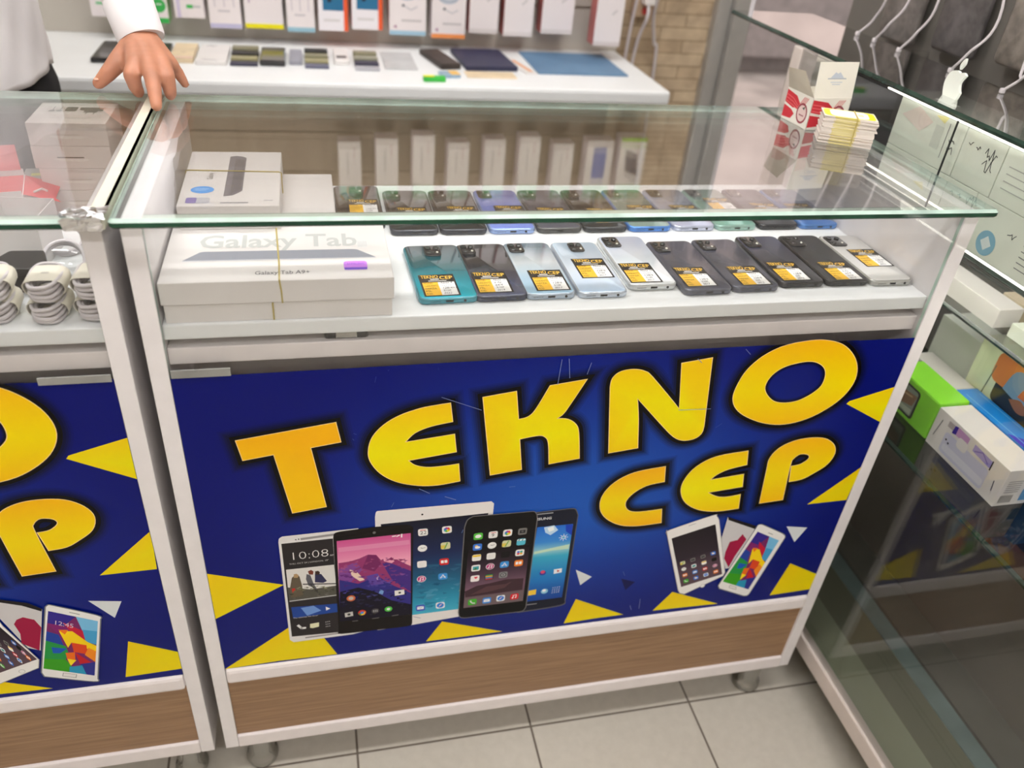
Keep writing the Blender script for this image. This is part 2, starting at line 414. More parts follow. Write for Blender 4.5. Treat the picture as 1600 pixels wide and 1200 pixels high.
# the street outside, seen blurred through the pane
struct('floor_street', MB().box(.6, 9, Y + .12, 8, -.12, -.04), pm('street_paving', (178, 166, 160), .7, var=.18, scale=3), 'grey street paving outside the window', 'floor')
struct('wall_street', MB().box(.6, 9, 5.2, 5.4, -.12, .5, 1).box(.6, 9, 5.25, 5.4, .5, 4, 0).box(2.55, 2.75, 5.1, 5.2, -.1, 3.5, 2).box(.6, 9, 5.0, 5.2, .1, .32, 1),
       [pm('street_wall', (206, 188, 182), .8, var=.1, scale=2), pm('street_plinth', (132, 122, 120), .8, var=.1), pm('street_pipe', (150, 96, 92), .6)], 'pinkish wall across the street', 'wall')

# ceiling lights
DIFF = emit('light_diffuser', (253, 250, 249), LAMP)
ALUW = pm('white_metal', (228, 228, 226), .4, var=.01)
for i, (x, y, lx, ly, lb) in enumerate([(-.35, -.55, 1.0, .16, 'long ceiling light over the customer side, left'), (.95, -.55, 1.0, .16, 'long ceiling light over the customer side, right'),
                                        (-.35, .75, 1.0, .16, 'long ceiling light behind the counters, left'), (.85, .75, 1.0, .16, 'long ceiling light behind the counters, right'),
                                        (.3, -1.7, 1.6, .16, 'long ceiling light nearest the front wall')]):
    t = thing('ceiling_light', lb, 'light', (x, y, ROOMZ), group='long ceiling lights')
    fr = MB().box(-lx / 2 - .02, lx / 2 + .02, -ly / 2 - .02, -ly / 2, -.05, 0).box(-lx / 2 - .02, lx / 2 + .02, ly / 2, ly / 2 + .02, -.05, 0)
    fr.box(-lx / 2 - .02, -lx / 2, -ly / 2, ly / 2, -.05, 0).box(lx / 2, lx / 2 + .02, -ly / 2, ly / 2, -.05, 0)
    obj('frame', fr, ALUW, t)
    obj('diffuser', MB().box(-lx / 2, lx / 2, -ly / 2, ly / 2, -.045, -.035), DIFF, t)

# ================================================================ the poster on the counter fronts
YEL = (246, 236, 0); ORA = (250, 184, 12)
LETTERS = [  # outline, z of orange end, z of yellow end
 ('T', P('80.1,708.9 197.5,726.4 202.3,696.2 165.6,690.5 179.7,590.7 137.3,584.8 121.9,684.0 85.2,678.3'), ()),
 ('E', P('337.4,744.8 341.2,716.0 314.0,710.9s 293.8,702.1s 281.5,688.0 344.4,695.3 347.9,666.3 285.6,658.0 294.5,649.1s 310.9,643.7s 332.2,643.6s 351.9,645.3 354.8,615.7 326.0,611.9s 299.7,613.9s 271.3,623.6s 250.6,640.0s 238.3,660.8s 236.0,678.7s 241.2,699.7s 255.8,718.1s 275.7,731.0s 300.0,739.4s 320.0,742.8s'), ()),
 ('K', P('378.4,750.5 420.5,756.6 426.9,712.1 439.3,715.2s 448.8,726.5s 464.0,762.3 511.4,768.6 495.1,733.1s 486.4,716.3s 478.1,709.2 494.1,706.8s 506.3,697.0s 512.1,681.9s 518.5,638.5 476.6,632.9 471.7,669.4s 465.4,680.7s 455.3,683.4s 431.2,679.8 438.3,627.0 396.2,621.6'), ()),
 ('N', P('545.2,754.7 546.3,768.2s 555.6,777.5s 572.5,780.1s 588.5,776.2s 601.5,765.9s 650.2,711.1 638.3,785.4 679.7,791.3 693.8,678.3 692.8,665.8s 684.1,657.6s 667.6,655.9s 651.6,663.9s 630.8,685.1 586.0,733.9 593.5,699.1s 601.4,648.8 560.3,643.8'), ()),
 ('O', P('726.6,722.8s 727.0,742.6s 735.0,767.9s 752.6,789.0s 777.7,803.2s 808.3,809.4s 838.0,809.9s 868.1,801.4s 891.6,782.4s 905.0,760.4s 908.0,736.8s 898.9,713.4s 879.9,693.8s 852.9,678.3s 820.2,671.4s 787.4,675.9s 755.8,689.7s 736.0,705.1s'),
   (P('770.9,734.6s 772.8,754.2s 787.7,769.4s 812.7,776.5s 833.8,776.3s 850.5,767.2s 858.3,753.5s 858.1,735.1s 845.8,720.7s 827.0,710.8s 805.6,709.3s 787.0,715.6s'),)),
 ('C', P('650.2,610.0 654.2,581.5 628.1,576.8s 609.1,563.6s 600.6,547.2s 607.0,531.5s 624.9,525.7s 661.0,526.7 665.5,499.0 630.0,497.5s 600.8,502.6s 576.4,518.7s 563.4,540.0s 563.4,565.1s 577.8,588.0s 605.2,603.6s'), ()),
 ('E', P('774.8,626.4 779.7,600.4 752.4,594.6s 735.4,586.0s 727.2,576.5 779.5,582.0 783.9,557.3 729.2,551.7 746.1,541.7s 763.0,538.9s 784.8,541.4 788.9,513.0 753.4,511.4s 722.3,518.4s 697.5,535.6s 685.2,558.8s 685.9,581.8s 699.6,604.9s 727.0,620.7s'), ()),
 ('P', P('822.9,519.2 816.1,585.2s 814.6,608.2s 824.0,626.1s 843.3,637.4s 868.0,641.4s 895.3,638.2s 914.6,625.1s 922.4,607.2s 916.0,586.4s 897.3,570.6s 881.6,561.5s 861.5,558.6 856.0,589.4 870.1,591.9s 880.7,601.6s 877.3,609.7s 863.8,612.1s 854.7,604.2s 853.4,590.9s 861.2,522.0'), ()),
]
YTRI = [P('4.3,710.5 20.0,705.2 112.7,669.9 19.7,623.4 -3.9,615.3'), P('16.0,488.6 116.2,451.6 18.0,397.7'), P('20.2,281.3 117.1,362.2 163.3,331.9 181.9,288.0 100.8,289.7'), P('316.7,291.4 340.3,333.5 437.4,291.9 381.0,291.1'),
        P('538.5,292.2 551.7,347.9 639.3,295.7 591.1,295.1'), P('690.6,295.9 717.4,336.7 808.6,292.6 747.8,294.5'), P('903.8,297.2 920.1,372.6 984.7,338.0 982.3,300.1'), P('906.2,701.6 986.0,723.8 991.9,683.6 984.5,661.1'), P('909.3,505.8 980.7,573.7 984.8,542.1 978.0,506.9')]
WTRI = [P('886.7,461.3 925.9,453.7 912.3,423.1'), P('542.8,415.8 571.3,395.7 554.8,379.7')]
DTRI = [P('621.5,383.4 646.4,372.1 633.2,355.0')]
SX0, SX1, SZ0, SZ1 = .0205, .9795, .2865, .806
def base(u, v):
    """the poster's printed blue: lighter in the middle, navy in the corners"""
    a = (u - .52) / .52; b = (v - .55) / .33
    t = max(0, 1 - math.hypot(a * 1.0, b * .95)); t = t * t * (3 - 2 * t)
    c = mix((4, 14, 108), (28, 88, 186), t)
    if v < .5: c = mix(c, (22, 36, 116), min(1, (.5 - v) * 2.6) * .75)
    return c
def tablet_icons(pr, quad_, cells, size, shear=None):
    for (u, v, kind) in cells: icon(pr, quad(quad_, u, v), size, kind, quad_)
def axes(q):
    ux = Vector((q[1][0] - q[0][0], q[1][1] - q[0][1])).normalized(); uy = Vector((q[0][0] - q[3][0], q[0][1] - q[3][1])).normalized(); return ux, uy
ICON = {'msg': ((88, 190, 70), 'oval'), 'cal': ((240, 238, 236), '9'), 'cal22': ((240, 238, 236), '22'), 'photo': ((242, 240, 236), 'wheel'), 'cam': ((120, 118, 116), 'cam'), 'wea': ((60, 120, 215), 'cloud'), 'clk': ((240, 240, 238), 'clock'),
        'map': ((214, 214, 170), 'map'), 'clap': ((90, 190, 215), 'clap'), 'note': ((248, 246, 240), 'note'), 'list': ((244, 242, 240), 'list'), 'stk': ((22, 20, 22), 'none'), 'game': ((244, 242, 240), 'wheel2'), 'pic': ((240, 240, 240), 'pic'),
        'itn': ((196, 60, 130), 'ring'), 'app': ((64, 150, 222), 'A'), 'book': ((238, 130, 44), 'bk'), 'hea': ((246, 240, 240), 'heart'), 'wal': ((60, 60, 60), 'bars'), 'set': ((130, 130, 132), 'gear'), 'pho': ((76, 178, 54), 'tel'),
        'mail': ((66, 140, 222), 'env'), 'saf': ((232, 238, 244), 'comp'), 'mus': ((216, 44, 56), 'note8'), 'red': ((206, 40, 40), 'bk'), 'dkmail': ((70, 90, 190), 'env')}
def icon(pr, c, s, kind, q):
    ux, uy = axes(q); col, g = ICON[kind]
    def T(pts): return [(c[0] + (ux.x * a + uy.x * b) * s, c[1] + (ux.y * a + uy.y * b) * s) for a, b in pts]
    def circ(r, cx=0, cy=0, n=14, ry=None): return [(cx + r * math.cos(2 * PI * k / n), cy + (ry or r) * math.sin(2 * PI * k / n)) for k in range(n)]
    def sq(x0, y0, x1, y1): return [(x0, y0), (x1, y0), (x1, y1), (x0, y1)]
    if g == 'clock': pr.poly(T(circ(.5)), col)
    elif g == 'ring': pr.poly(T(circ(.5)), (236, 226, 232)); pr.poly(T(circ(.43)), col)
    else: pr.poly(T(rrect(1, 1, .22, 3)), col)
    W = (245, 245, 245); K = (40, 40, 44)
    if g == 'oval': pr.poly(T(circ(.34, ry=.26)), W)
    elif g in ('9', '22'):
        pr.poly(T(sq(-.3, .26, .3, .34)), (220, 70, 60)); pr.text(g, *T([(-.2 if g == '9' else -.32, -.3)])[0], s * .5, K, tuple(ux), tuple(uy))
    elif g == 'wheel':
        for k, cc in enumerate([(240, 150, 40), (230, 70, 50), (190, 60, 150), (80, 90, 190), (60, 160, 190), (90, 180, 70), (230, 210, 50)]):
            a = 2 * PI * k / 7; pr.poly(T(circ(.16, .2 * math.cos(a), .2 * math.sin(a), 8)), cc)
    elif g == 'wheel2':
        for k, cc in enumerate([(230, 70, 60), (240, 170, 40), (70, 120, 220), (60, 180, 160)]): pr.poly(T(circ(.17, .17 * (1 if k % 2 else -1), .14 * (1 if k > 1 else -1), 8)), cc)
    elif g == 'cam': pr.poly(T(sq(-.32, -.26, .32, .22)), K); pr.poly(T(circ(.15)), (90, 90, 90))
    elif g == 'cloud': pr.poly(T(circ(.17, -.12, .12)), (250, 210, 60)); pr.poly(T(circ(.3, .02, -.06, ry=.18)), W)
    elif g == 'clock': pr.line(T([(0, 0), (.28, .08)]), s * .05, K); pr.line(T([(0, 0), (-.16, .1)]), s * .06, K)
    elif g == 'map': pr.poly(T(sq(-.5, -.4, 0, .1)), (225, 205, 90)); pr.line(T([(-.1, -.4), (.2, .4)]), s * .14, (120, 170, 90))
    elif g == 'clap': pr.poly(T(sq(-.46, .2, .46, .4)), W); pr.line(T([(-.3, .22), (-.2, .4)]), s * .1, K); pr.line(T([(.1, .22), (.2, .4)]), s * .1, K)
    elif g == 'note': pr.poly(T(sq(-.46, .14, .46, .42)), (246, 208, 60))
    elif g == 'list':
        for k in (-.25, -.02, .21): pr.line(T([(-.3, k), (.34, k)]), s * .03, (190, 190, 190))
    elif g == 'pic': pr.poly(T(sq(-.34, -.3, .34, .26)), (70, 170, 180)); pr.poly(T([(-.34, -.3), (.0, .1), (.2, -.3)]), (60, 120, 70))
    elif g == 'ring': pr.line(T([(-.1, -.2), (-.1, .2), (.2, .24), (.2, -.14)]), s * .08, W); pr.poly(T(circ(.1, -.16, -.2, 8)), W); pr.poly(T(circ(.1, .14, -.14, 8)), W)
    elif g == 'A': pr.line(T([(-.25, -.24), (.02, .28), (.25, -.24)]), s * .08, W); pr.line(T([(-.3, -.1), (.3, -.1)]), s * .06, W)
    elif g == 'bk': pr.poly(T(sq(-.34, -.2, -.04, .22)), W); pr.poly(T(sq(.04, -.2, .34, .22)), W)
    elif g == 'heart': pr.poly(T([(.1, -.1), (.32, .16), (.2, .3), (.1, .22), (0, .3), (-.12, .16)]), (222, 40, 70))
    elif g == 'bars':
        for k, cc in enumerate([(70, 150, 90), (230, 170, 50), (70, 140, 200), (200, 60, 60)]): pr.poly(T(sq(-.4, .2 - k * .2, .4, .36 - k * .2)), cc)
    elif g == 'gear': pr.poly(T(circ(.36)), (70, 70, 72)); pr.poly(T(circ(.26)), (150, 150, 152)); pr.poly(T(circ(.1)), (70, 70, 72))
    elif g == 'tel': pr.line(T([(-.22, .24), (-.16, -.02), (.04, -.2), (.28, -.22)]), s * .16, W)
    elif g == 'env': pr.poly(T(sq(-.36, -.24, .36, .24)), W); pr.line(T([(-.34, .22), (0, -.04), (.34, .22)]), s * .05, (110, 150, 210))
    elif g == 'comp': pr.poly(T(circ(.4)), (44, 130, 220)); pr.poly(T([(-.2, -.24), (.26, .26), (.04, -.08)]), (230, 60, 50)); pr.poly(T([(-.2, -.24), (.26, .26), (-.06, .06)]), W)
    elif g == 'note8': pr.line(T([(-.16, -.2), (-.16, .22), (.2, .28), (.2, -.14)]), s * .09, W); pr.poly(T(circ(.11, -.22, -.2, 8)), W); pr.poly(T(circ(.11, .14, -.14, 8)), W)
def vgrad(z0, z1, stops):
    def f(u, v):
        t = min(1, max(0, (v - z0) / (z1 - z0)))
        for (a, ca), (b, cb) in zip(stops[:-1], stops[1:]):
            if t <= b: return mix(ca, cb, (t - a) / max(b - a, 1e-6))
        return stops[-1][1]
    return f
def bands(pr, q, rows, nx=1):
    """fill a screen quad with a smooth run of colours from its top to its bottom"""
    for (v0, c0), (v1, c1) in zip(rows[:-1], rows[1:]):
        a, b, c, d = quad(q, 0, v0), quad(q, 1, v0), quad(q, 1, v1), quad(q, 0, v1)
        n = 4; pr.lay += 0
        for k in range(n):
            t0, t1 = k / n, (k + 1) / n
            p = [mix2(a, d, t0), mix2(b, c, t0), mix2(b, c, t1), mix2(a, d, t1)]; pr.lay += 1
            vs = [pr.fr(x, y, pr.lay * pr.step) for x, y in p]; k0 = lin(mix(c0, c1, t0)); k1 = lin(mix(c0, c1, t1))
            pr.mb.add(vs, [(0, 3, 2, 1)], 0, [k0, k0, k1, k1]); pr.lay -= 1
    pr.lay += 1
FACETS = [  # bright faceted wallpaper: (u, v) triangles and their colours
 ([(0, 0), (.55, 0), (.3, .22), (0, .2)], (52, 40, 140)), ([(.55, 0), (1, 0), (1, .2), (.7, .22)], (120, 190, 230)), ([(0, .2), (.3, .2), (.62, .2), (.72, .34), (.2, .34)], (130, 36, 110)), ([(.3, .14), (.72, .22), (.78, .38), (.45, .26)], (196, 30, 60)),
 ([(.7, .2), (1, .18), (1, .42), (.78, .4)], (70, 160, 210)), ([(0, .34), (.24, .36), (.36, .54), (0, .5)], (36, 66, 160)), ([(.24, .3), (.5, .26), (.82, .4), (1, .44), (1, .56), (.5, .46), (.44, .56)], (250, 214, 20)), ([(.22, .28), (.42, .25), (.36, .34)], (238, 120, 30)),
 ([(.5, .46), (.8, .46), (.84, .62), (.56, .62)], (222, 70, 30)), ([(.84, .5), (1, .54), (1, .74), (.78, .64)], (240, 140, 30)), ([(0, .5), (.4, .54), (.46, .66), (.4, .8), (0, .82)], (40, 150, 70)), ([(.12, .6), (.42, .58), (.3, .68), (.16, .7)], (30, 90, 190)),
 ([(.4, .66), (.58, .62), (.6, .76), (.44, .76)], (236, 110, 30)), ([(.58, .62), (.92, .76), (.82, .86), (.7, .82)], (196, 30, 40)), ([(.44, .76), (.62, .76), (.52, .88)], (250, 222, 30)), ([(.7, .82), (1, .74), (1, 1), (.8, 1)], (44, 50, 140)),
 ([(0, .82), (.42, .78), (.55, .9), (.5, 1), (0, 1)], (60, 160, 30)), ([(.5, .9), (.74, .84), (.84, 1), (.5, 1)], (40, 150, 190))]
def facets(pr, q):
    pr.poly([q[3], q[2], q[1], q[0]], (120, 40, 100))
    pr.lay += 1; l = pr.lay
    for pts, c in FACETS: pr.lay += 0; pr.poly([quad(q, u, v) for u, v in pts], c, layer=l); l += .15
    pr.lay = int(l) + 1
def speckle(pr, q, v0, v1, cols, n, size, seed, fade=None):
    """small facets of tone that make a printed photo read as a photo"""
    r = random.Random(seed); ux, uy = axes(q)
    for k in range(n):
        u = r.uniform(.04, .96); v = r.uniform(v0, v1); c = quad(q, u, v); s = size * r.uniform(.4, 1.2); a0 = r.uniform(0, PI)
        pr.lay += .04
        pts = [(c[0] + s * math.cos(a0 + t) * (1 + .6 * (i == 0)), c[1] + s * .6 * math.sin(a0 + t)) for i, t in enumerate((0, 2.1, 4.0))]
        w_ = (v - v0) / (v1 - v0); base_c = cols[min(len(cols) - 1, int(w_ * len(cols)))]
        dl = r.uniform(-20, 26); pr.poly(pts, tuple(max(0, min(255, b + dl)) for b in base_c), layer=pr.lay)
MAIN_GROUP = dict(
  iph=P('681.0,471.4s 679.9,477.0 683.2,482.6s 747.4,503.8s 754.6,502.0s 760.7,493.2 800.8,371.3 799.1,364.1 738.5,330.9 730.1,334.7 725.7,342.6'), iphs=P('689.1,463.9 757.1,485.0 797.0,368.3 729.3,348.6'),
  red=P('774.8,498.1 829.4,472.0 818.6,382.0 799.7,380.5 775.3,439.0'), redtop=P('774.8,498.1 829.4,472.0 829.0,465.2 777.6,491.0'), splash=P('810.4,456.6 804.6,444.8 792.0,442.3 789.9,419.9 791.3,405.2 804.8,382.6 809.6,408.4 820.3,444.0'),
  s5=P('831.7,469.7 833.4,473.6s 838.9,473.5 881.4,448.4 887.2,443.3s 888.9,438.8 860.8,314.1 857.7,308.1s 851.0,308.2 800.8,334.2 797.2,341.6'), s5s=P('835.5,459.0 880.2,433.4 855.8,322.7 802.5,350.2'), btn=P('818.3,338.2 831.6,331.3 831.7,326.6 818.3,333.5'))
LEFT_GROUP = dict(
  iph=P('748.1,485.6 758.0,491.0s 777.1,446.4 779.8,433.3 805.7,359.2 801.4,342.9 752.2,321.4 734.7,314.0'), iphs=P('753.2,472.7 773.9,439.5 804.2,360.5 754.2,341.9'),
  red=P('772.0,489.8 791.7,481.7 818.5,471.0 831.8,457.6 812.4,377.5 798.7,385.6 778.0,456.1'), redtop=P('772.0,489.8 791.7,481.7 818.5,471.0 831.8,457.6 830.0,453.0 810.3,467.5 774.0,483.5'), splash=P('806.7,445.9 798.4,442.5 793.5,434.5 796.4,414.9 793.4,395.9 810.9,377.8 823.2,422.6 818.5,438.8'),
  s5=P('804.1,332.5 837.0,460.4 840.6,463.5s 843.4,462.4 892.0,434.3s 895.0,426.4 868.4,304.1 862.9,299.8s 805.6,323.7'), s5s=P('837.9,452.8 891.7,422.8 866.4,311.8 807.5,340.2'), btn=P('829.6,325.5 844.4,318.8 842.4,312.7 827.5,319.6'))
def poster(parent, group):
    pr = Print(fr_xz(.0012), .000005)
    pr.grid(SX0, SZ0, SX1, SZ1, 28, 16, base, clip=lambda x, y: (x, min(y, .8025 + .006 * x)))
    for s in YTRI:
        c = [min(max(p[0], SX0), SX1) for p in s]; pts = [(a, min(max(p[1], SZ0), SZ1 - .001)) for a, p in zip(c, s)]
        z0 = min(p[1] for p in pts); z1 = max(p[1] for p in pts)
        pr.poly(pts, lambda u, v, z0=z0, z1=z1: mix((236, 226, 4), (244, 196, 10), abs((v - z0) / (z1 - z0) - .35)))
    for s in WTRI: pr.poly(s, (216, 222, 224))
    for s in DTRI: pr.poly(s, (14, 20, 78))
    # soft printed glow, black outline, yellow letters
    for d, k in ((.0175, .9), (.015, .78), (.0125, .62), (.010, .42)):
        pr.lay += 1
        for n, o, h in LETTERS:
            for loop in (o,) + tuple(h): border(pr, loop, d if loop is o else d * .8, lambda u, v, k=k: mix((4, 4, 12), base(u, v), k), pr.lay, .8015)
    pr.lay += 1; L1 = pr.lay
    for n, o, h in LETTERS:
        for loop in (o,) + tuple(h): border(pr, loop, .0066 if loop is o else .005, (8, 5, 7), L1, .802)
    pr.lay = math.ceil(pr.lay) + 1; L2 = pr.lay
    for i, (n, o, h) in enumerate(LETTERS):
        z0 = min(p[1] for p in o); z1 = max(p[1] for p in o); big = i < 5
        def col(u, v, z0=z0, z1=z1, i=i):
            t = (v - z0) / (z1 - z0); e = abs(t - (.45 if i else .3)) * 1.7
            return mix(YEL, ORA, min(1, max(0, e) ** 1.3 * (.95 if i in (0, 5) else .7) + (.3 if i in (0, 4, 5, 7) else 0)))
        pr.poly(offs(o, .0009), (252, 214, 150), holes=[offs(x, -.0009) for x in h], layer=L2)
        pr.lay += 0; pr.poly(o, col, holes=h, layer=L2 + 1)
    pr.lay = L2 + 1
    # ---- tablet
    pr.poly(P('242.4,564.5 244.2,573.6s 249.3,574.7 400.9,573.6 404.8,569.1 403.1,347.2 363.7,341.1 293.5,334.9 242.8,332.7'), (232, 228, 226))
    q = P('249.9,550.0 397.8,552.0 394.4,359.0 260.1,357.0')
    bands(pr, q, [(0, (22, 24, 40)), (.35, (26, 40, 84)), (.62, (30, 96, 132)), (.86, (46, 150, 184)), (1, (70, 176, 206))])
    pr.poly(P('383.6,465.7 388.0,454.5 382.2,421.7 371.5,405.5 362.2,397.3 377.0,429.3'), (120, 190, 160))
    pr.poly([(quad(q, .38, -.06)[0] + .0016 * math.cos(a / 2), quad(q, .62, -.05)[1] + .0016 * math.sin(a / 2)) for a in range(13)], (30, 30, 30))
    speckle(pr, P('296.8,461.8 377.2,461.4 382.2,365.5 296.1,366.3'), 0, 1, [(32, 86, 122), (36, 104, 140), (48, 126, 160), (50, 144, 178)], 40, .008, 14)
    q2 = P('307.4,527.2 340.8,527.7 336.2,372.1 306.5,371.6')
    for u, v, k in [(0, 0, 'cal22'), (1, 0, 'photo'), (0, .2, 'clk'), (1, .2, 'map'), (0, .405, 'list'), (1, .405, 'red'), (0, .6, 'itn'), (1, .6, 'app'), (0, 1, 'dkmail'), (1, 1, 'saf')]: icon(pr, quad(q2, u, v), .0135, k, q)
    # ---- pale phone with the clock
    pr.poly(P('116.0,335.3 115.5,534.4 116.8,541.3s 121.2,544.8 220.0,546.8 228.7,335.4 206.9,330.7 121.1,329.2'), (226, 224, 224))
    pr.poly(P('118.9,531.5 185.8,532.3 186.7,339.0 119.2,341.9'), (44, 40, 42))
    pr.line(P('145.2,536.8 186.9,539.3'), .004, (150, 146, 146)); pr.line(P('138.8,335.9 186.6,336.8'), .003, (150, 146, 146))
    for c in (P('137.8,536.6 137.9,536.7'), P('141.5,536.9 141.7,537.0')): pr.line(c, .0022, (40, 40, 40))
    q = P('118.9,531.5 185.8,532.3 186.7,339.0 119.2,341.9'); ux, uy = axes(q)
    pr.text('10:08', *P('126.8,498.9')[0], .0148, (240, 238, 236), tuple(ux), tuple(uy), bold=-.022, fixed=.0465)
    pr.text('AM', *P('180.5,499.6')[0], .003, (220, 218, 216), tuple(ux), tuple(uy))
    pr.text('THU, OCT 24 | LONDON, 18°', *P('126.2,490.3')[0], .0028, (190, 188, 186), tuple(ux), tuple(uy))
    pr.poly(P('121.4,481.7 185.3,482.0 187.2,419.8 120.9,416.4'), (222, 220, 216))
    pr.poly(P('120.7,425.8 187.8,435.7 187.1,418.5 120.9,416.4'), (92, 96, 74)); pr.poly(P('120.5,446.8 151.9,437.7 187.1,439.8 187.1,418.5 120.9,416.4'), (84, 82, 74))
    for pts, c in [(P('127.8,464.9 134.2,471.5 138.1,465.8 140.4,447.4 140.7,425.0 124.2,425.2 123.7,443.6'), (98, 88, 72)), (P('130.8,471.4 134.3,472.1 137.4,468.5 135.4,463.7 130.3,464.5'), (180, 150, 110)), (P('147.7,469.4 152.7,466.1 156.0,448.8 160.6,436.2 148.9,446.0 146.3,459.4'), (92, 92, 100)), (P('149.7,474.2 154.1,476.6 157.4,473.0 156.2,466.8 151.1,467.6'), (120, 60, 44)),
                   (P('158.9,468.9 167.3,466.3 174.4,451.0 169.0,448.0 157.9,451.1'), (50, 50, 84)), (P('159.1,472.7 163.4,473.3 165.8,470.4 164.7,465.4 159.6,466.2'), (60, 44, 36)), (P('126.3,443.2 130.6,443.8 131.0,435.9 126.6,435.3'), (190, 50, 44))]: pr.poly(pts, c)
    pr.line(P('142.2,449.7 185.5,444.0'), .0022, (60, 58, 60)); pr.line(P('152.4,446.7 163.5,425.2'), .002, (60, 58, 60))
    speckle(pr, P('120.5,446.8 187.1,441.1 187.2,419.8 121.0,417.7'), 0, 1, [(110, 110, 84), (70, 70, 58), (90, 88, 80)], 60, .003, 13)
    pr.poly(P('122.8,405.3 187.4,402.2 188.5,384.1 123.8,381.9'), (34, 70, 150)); pr.poly(P('135.7,401.7 153.5,403.3 163.5,391.3 143.5,383.9'), (110, 150, 214)); pr.poly(P('170.2,398.4 176.2,393.2 170.2,390.1'), (240, 240, 240))
    pr.line(P('121.9,418.2 185.4,420.1'), .0016, (200, 200, 200)); pr.text('The ultimate live show', *P('124.1,380.5')[0], .0026, (200, 200, 200), tuple(ux), tuple(uy))
    pr.line(P('129.8,364.8 133.8,358.4 139.2,358.0'), .004, (236, 236, 236)); pr.poly(P('146.4,365.2 159.1,366.3 158.6,357.2 149.9,355.3 145.9,356.8'), (228, 226, 190))
    for a in range(3):
        for b in range(3): pr.line([quad(P('168.6,365.3 173.6,365.8 173.6,355.8 168.6,355.4'), a / 2, b / 2), quad(P('168.6,365.3 173.6,365.8 173.6,355.8 168.6,355.4'), a / 2 + .05, b / 2)], .0013, (220, 220, 220))
    # ---- black phone with mountains
    pr.poly(P('186.1,340.6 186.2,531.7 187.8,541.0s 194.4,543.9 239.6,546.6 280.0,545.4 288.7,543.7s 293.7,538.8 294.5,339.7 287.8,333.9s 242.8,334.1 189.8,334.8s'), (22, 17, 17))
    q = P('190.6,526.9 290.4,528.3 292.3,362.7 189.4,361.4')
    bands(pr, q, [(0, (206, 84, 146)), (.28, (240, 160, 190)), (.42, (244, 176, 184)), (.6, (110, 70, 150)), (.78, (34, 32, 110)), (.95, (16, 12, 24)), (1, (12, 9, 12))])
    ux, uy = axes(q)
    pr.poly(P('192.2,513.9 289.0,515.6 289.3,506.9 192.3,505.3'), (226, 140, 180))
    pr.poly(P('191.5,484.2 208.0,485.5 220.3,489.3 231.8,495.1 243.1,492.9 250.0,480.4 264.2,473.2 271.4,479.8 284.0,468.9 291.3,463.3 292.1,381.2 190.1,426.0'), (150, 56, 110))
    for pts, c in [(P('231.8,494.5 243.1,492.2 250.0,475.3 240.0,460.1 223.3,469.1'), (120, 40, 96)), (P('191.0,471.6 214.9,483.2 223.3,466.6 206.7,443.2 190.2,452.4'), (132, 72, 150)), (P('205.7,469.3 214.4,465.4 226.3,445.3 219.2,443.8 208.8,455.9'), (236, 206, 190)), (P('250.0,477.9 266.0,471.6 291.4,453.4 291.8,409.0 264.1,440.5'), (70, 44, 130)),
                   (P('191.1,450.9 217.2,438.8 244.3,450.3 266.8,426.8 291.9,407.7 292.2,374.1 225.4,399.7 190.9,424.6'), (50, 46, 130)), (P('228.3,452.8 244.4,455.5 253.2,433.0 235.1,431.9'), (96, 70, 160)), (P('247.6,421.8 253.0,418.2 251.1,410.4 245.7,414.0'), (120, 160, 214)), (P('191.0,425.9 217.0,430.9 239.4,419.1 264.0,395.8 292.1,382.6 292.3,359.8 188.6,363.0'), (20, 16, 34)), (P('242.5,446.6 246.1,451.3 244.2,439.8'), (190, 160, 200))]: pr.poly(pts, c)
    speckle(pr, P('190.1,491.9 290.6,492.2 292.0,391.0 189.7,392.2'), .06, .95, [(150, 62, 112), (136, 60, 118), (112, 58, 132), (84, 52, 136), (56, 48, 132), (36, 36, 100), (20, 18, 46)], 150, .0042, 11)
    speckle(pr, P('190.2,405.8 291.0,395.4 291.3,367.1 189.8,371.3'), .0, 1.0, [(26, 24, 60), (16, 14, 26)], 30, .004, 12)
    def disc(c, r, col, n=14, ry=None): pr.poly([(c[0] + r * math.cos(2 * PI * k / n), c[1] + (ry or r) * math.sin(2 * PI * k / n)) for k in range(n)], col)
    S0 = lambda l: l[0]
    disc(S0(P('240.9,535.9')), .0022, (110, 110, 110)); disc(S0(P('206.1,410.1')), .0062, (210, 110, 70)); disc(S0(P('206.1,410.1')), .0036, (200, 190, 180))
    pr.poly(P('268.2,415.7 282.0,416.1 282.5,405.8 268.6,404.7'), (236, 234, 230)); disc(S0(P('275.6,410.4')), .002, (60, 60, 60))
    pr.poly(P('196.0,379.9 207.5,381.4 208.2,372.2 196.6,370.7'), (196, 194, 192)); disc(S0(P('202.1,376.1')), .0024, (70, 70, 70))
    c0 = S0(P('221.0,376.6')); disc(c0, .0058, (210, 60, 50)); pr.poly([c0, (c0[0] + .005, c0[1] + .002), (c0[0] + .003, c0[1] - .005), (c0[0] - .002, c0[1] - .0055)], (240, 200, 50)); pr.poly([c0, (c0[0] - .002, c0[1] - .0055), (c0[0] - .0057, c0[1] - .001)], (60, 160, 70)); disc(c0, .0026, (70, 130, 220))
    disc(S0(P('240.1,377.0')), .0058, (70, 66, 70)); disc(S0(P('259.2,377.8')), .0056, (80, 190, 70)); disc(S0(P('259.2,377.8')), .0026, (236, 240, 236))
    for k in range(3):
        for j in range(2): c1 = S0(P('240.1,377.0')); disc((c1[0] - .0026 + .0026 * k, c1[1] + .0014 - .0028 * j), .0008, (220, 220, 220), 6)
    for a in (P('206.9,360.4 214.3,360.4'), P('235.7,360.8 245.1,361.2'), P('264.8,361.9 273.3,362.5')): pr.line(a, .0012, (120, 116, 116))
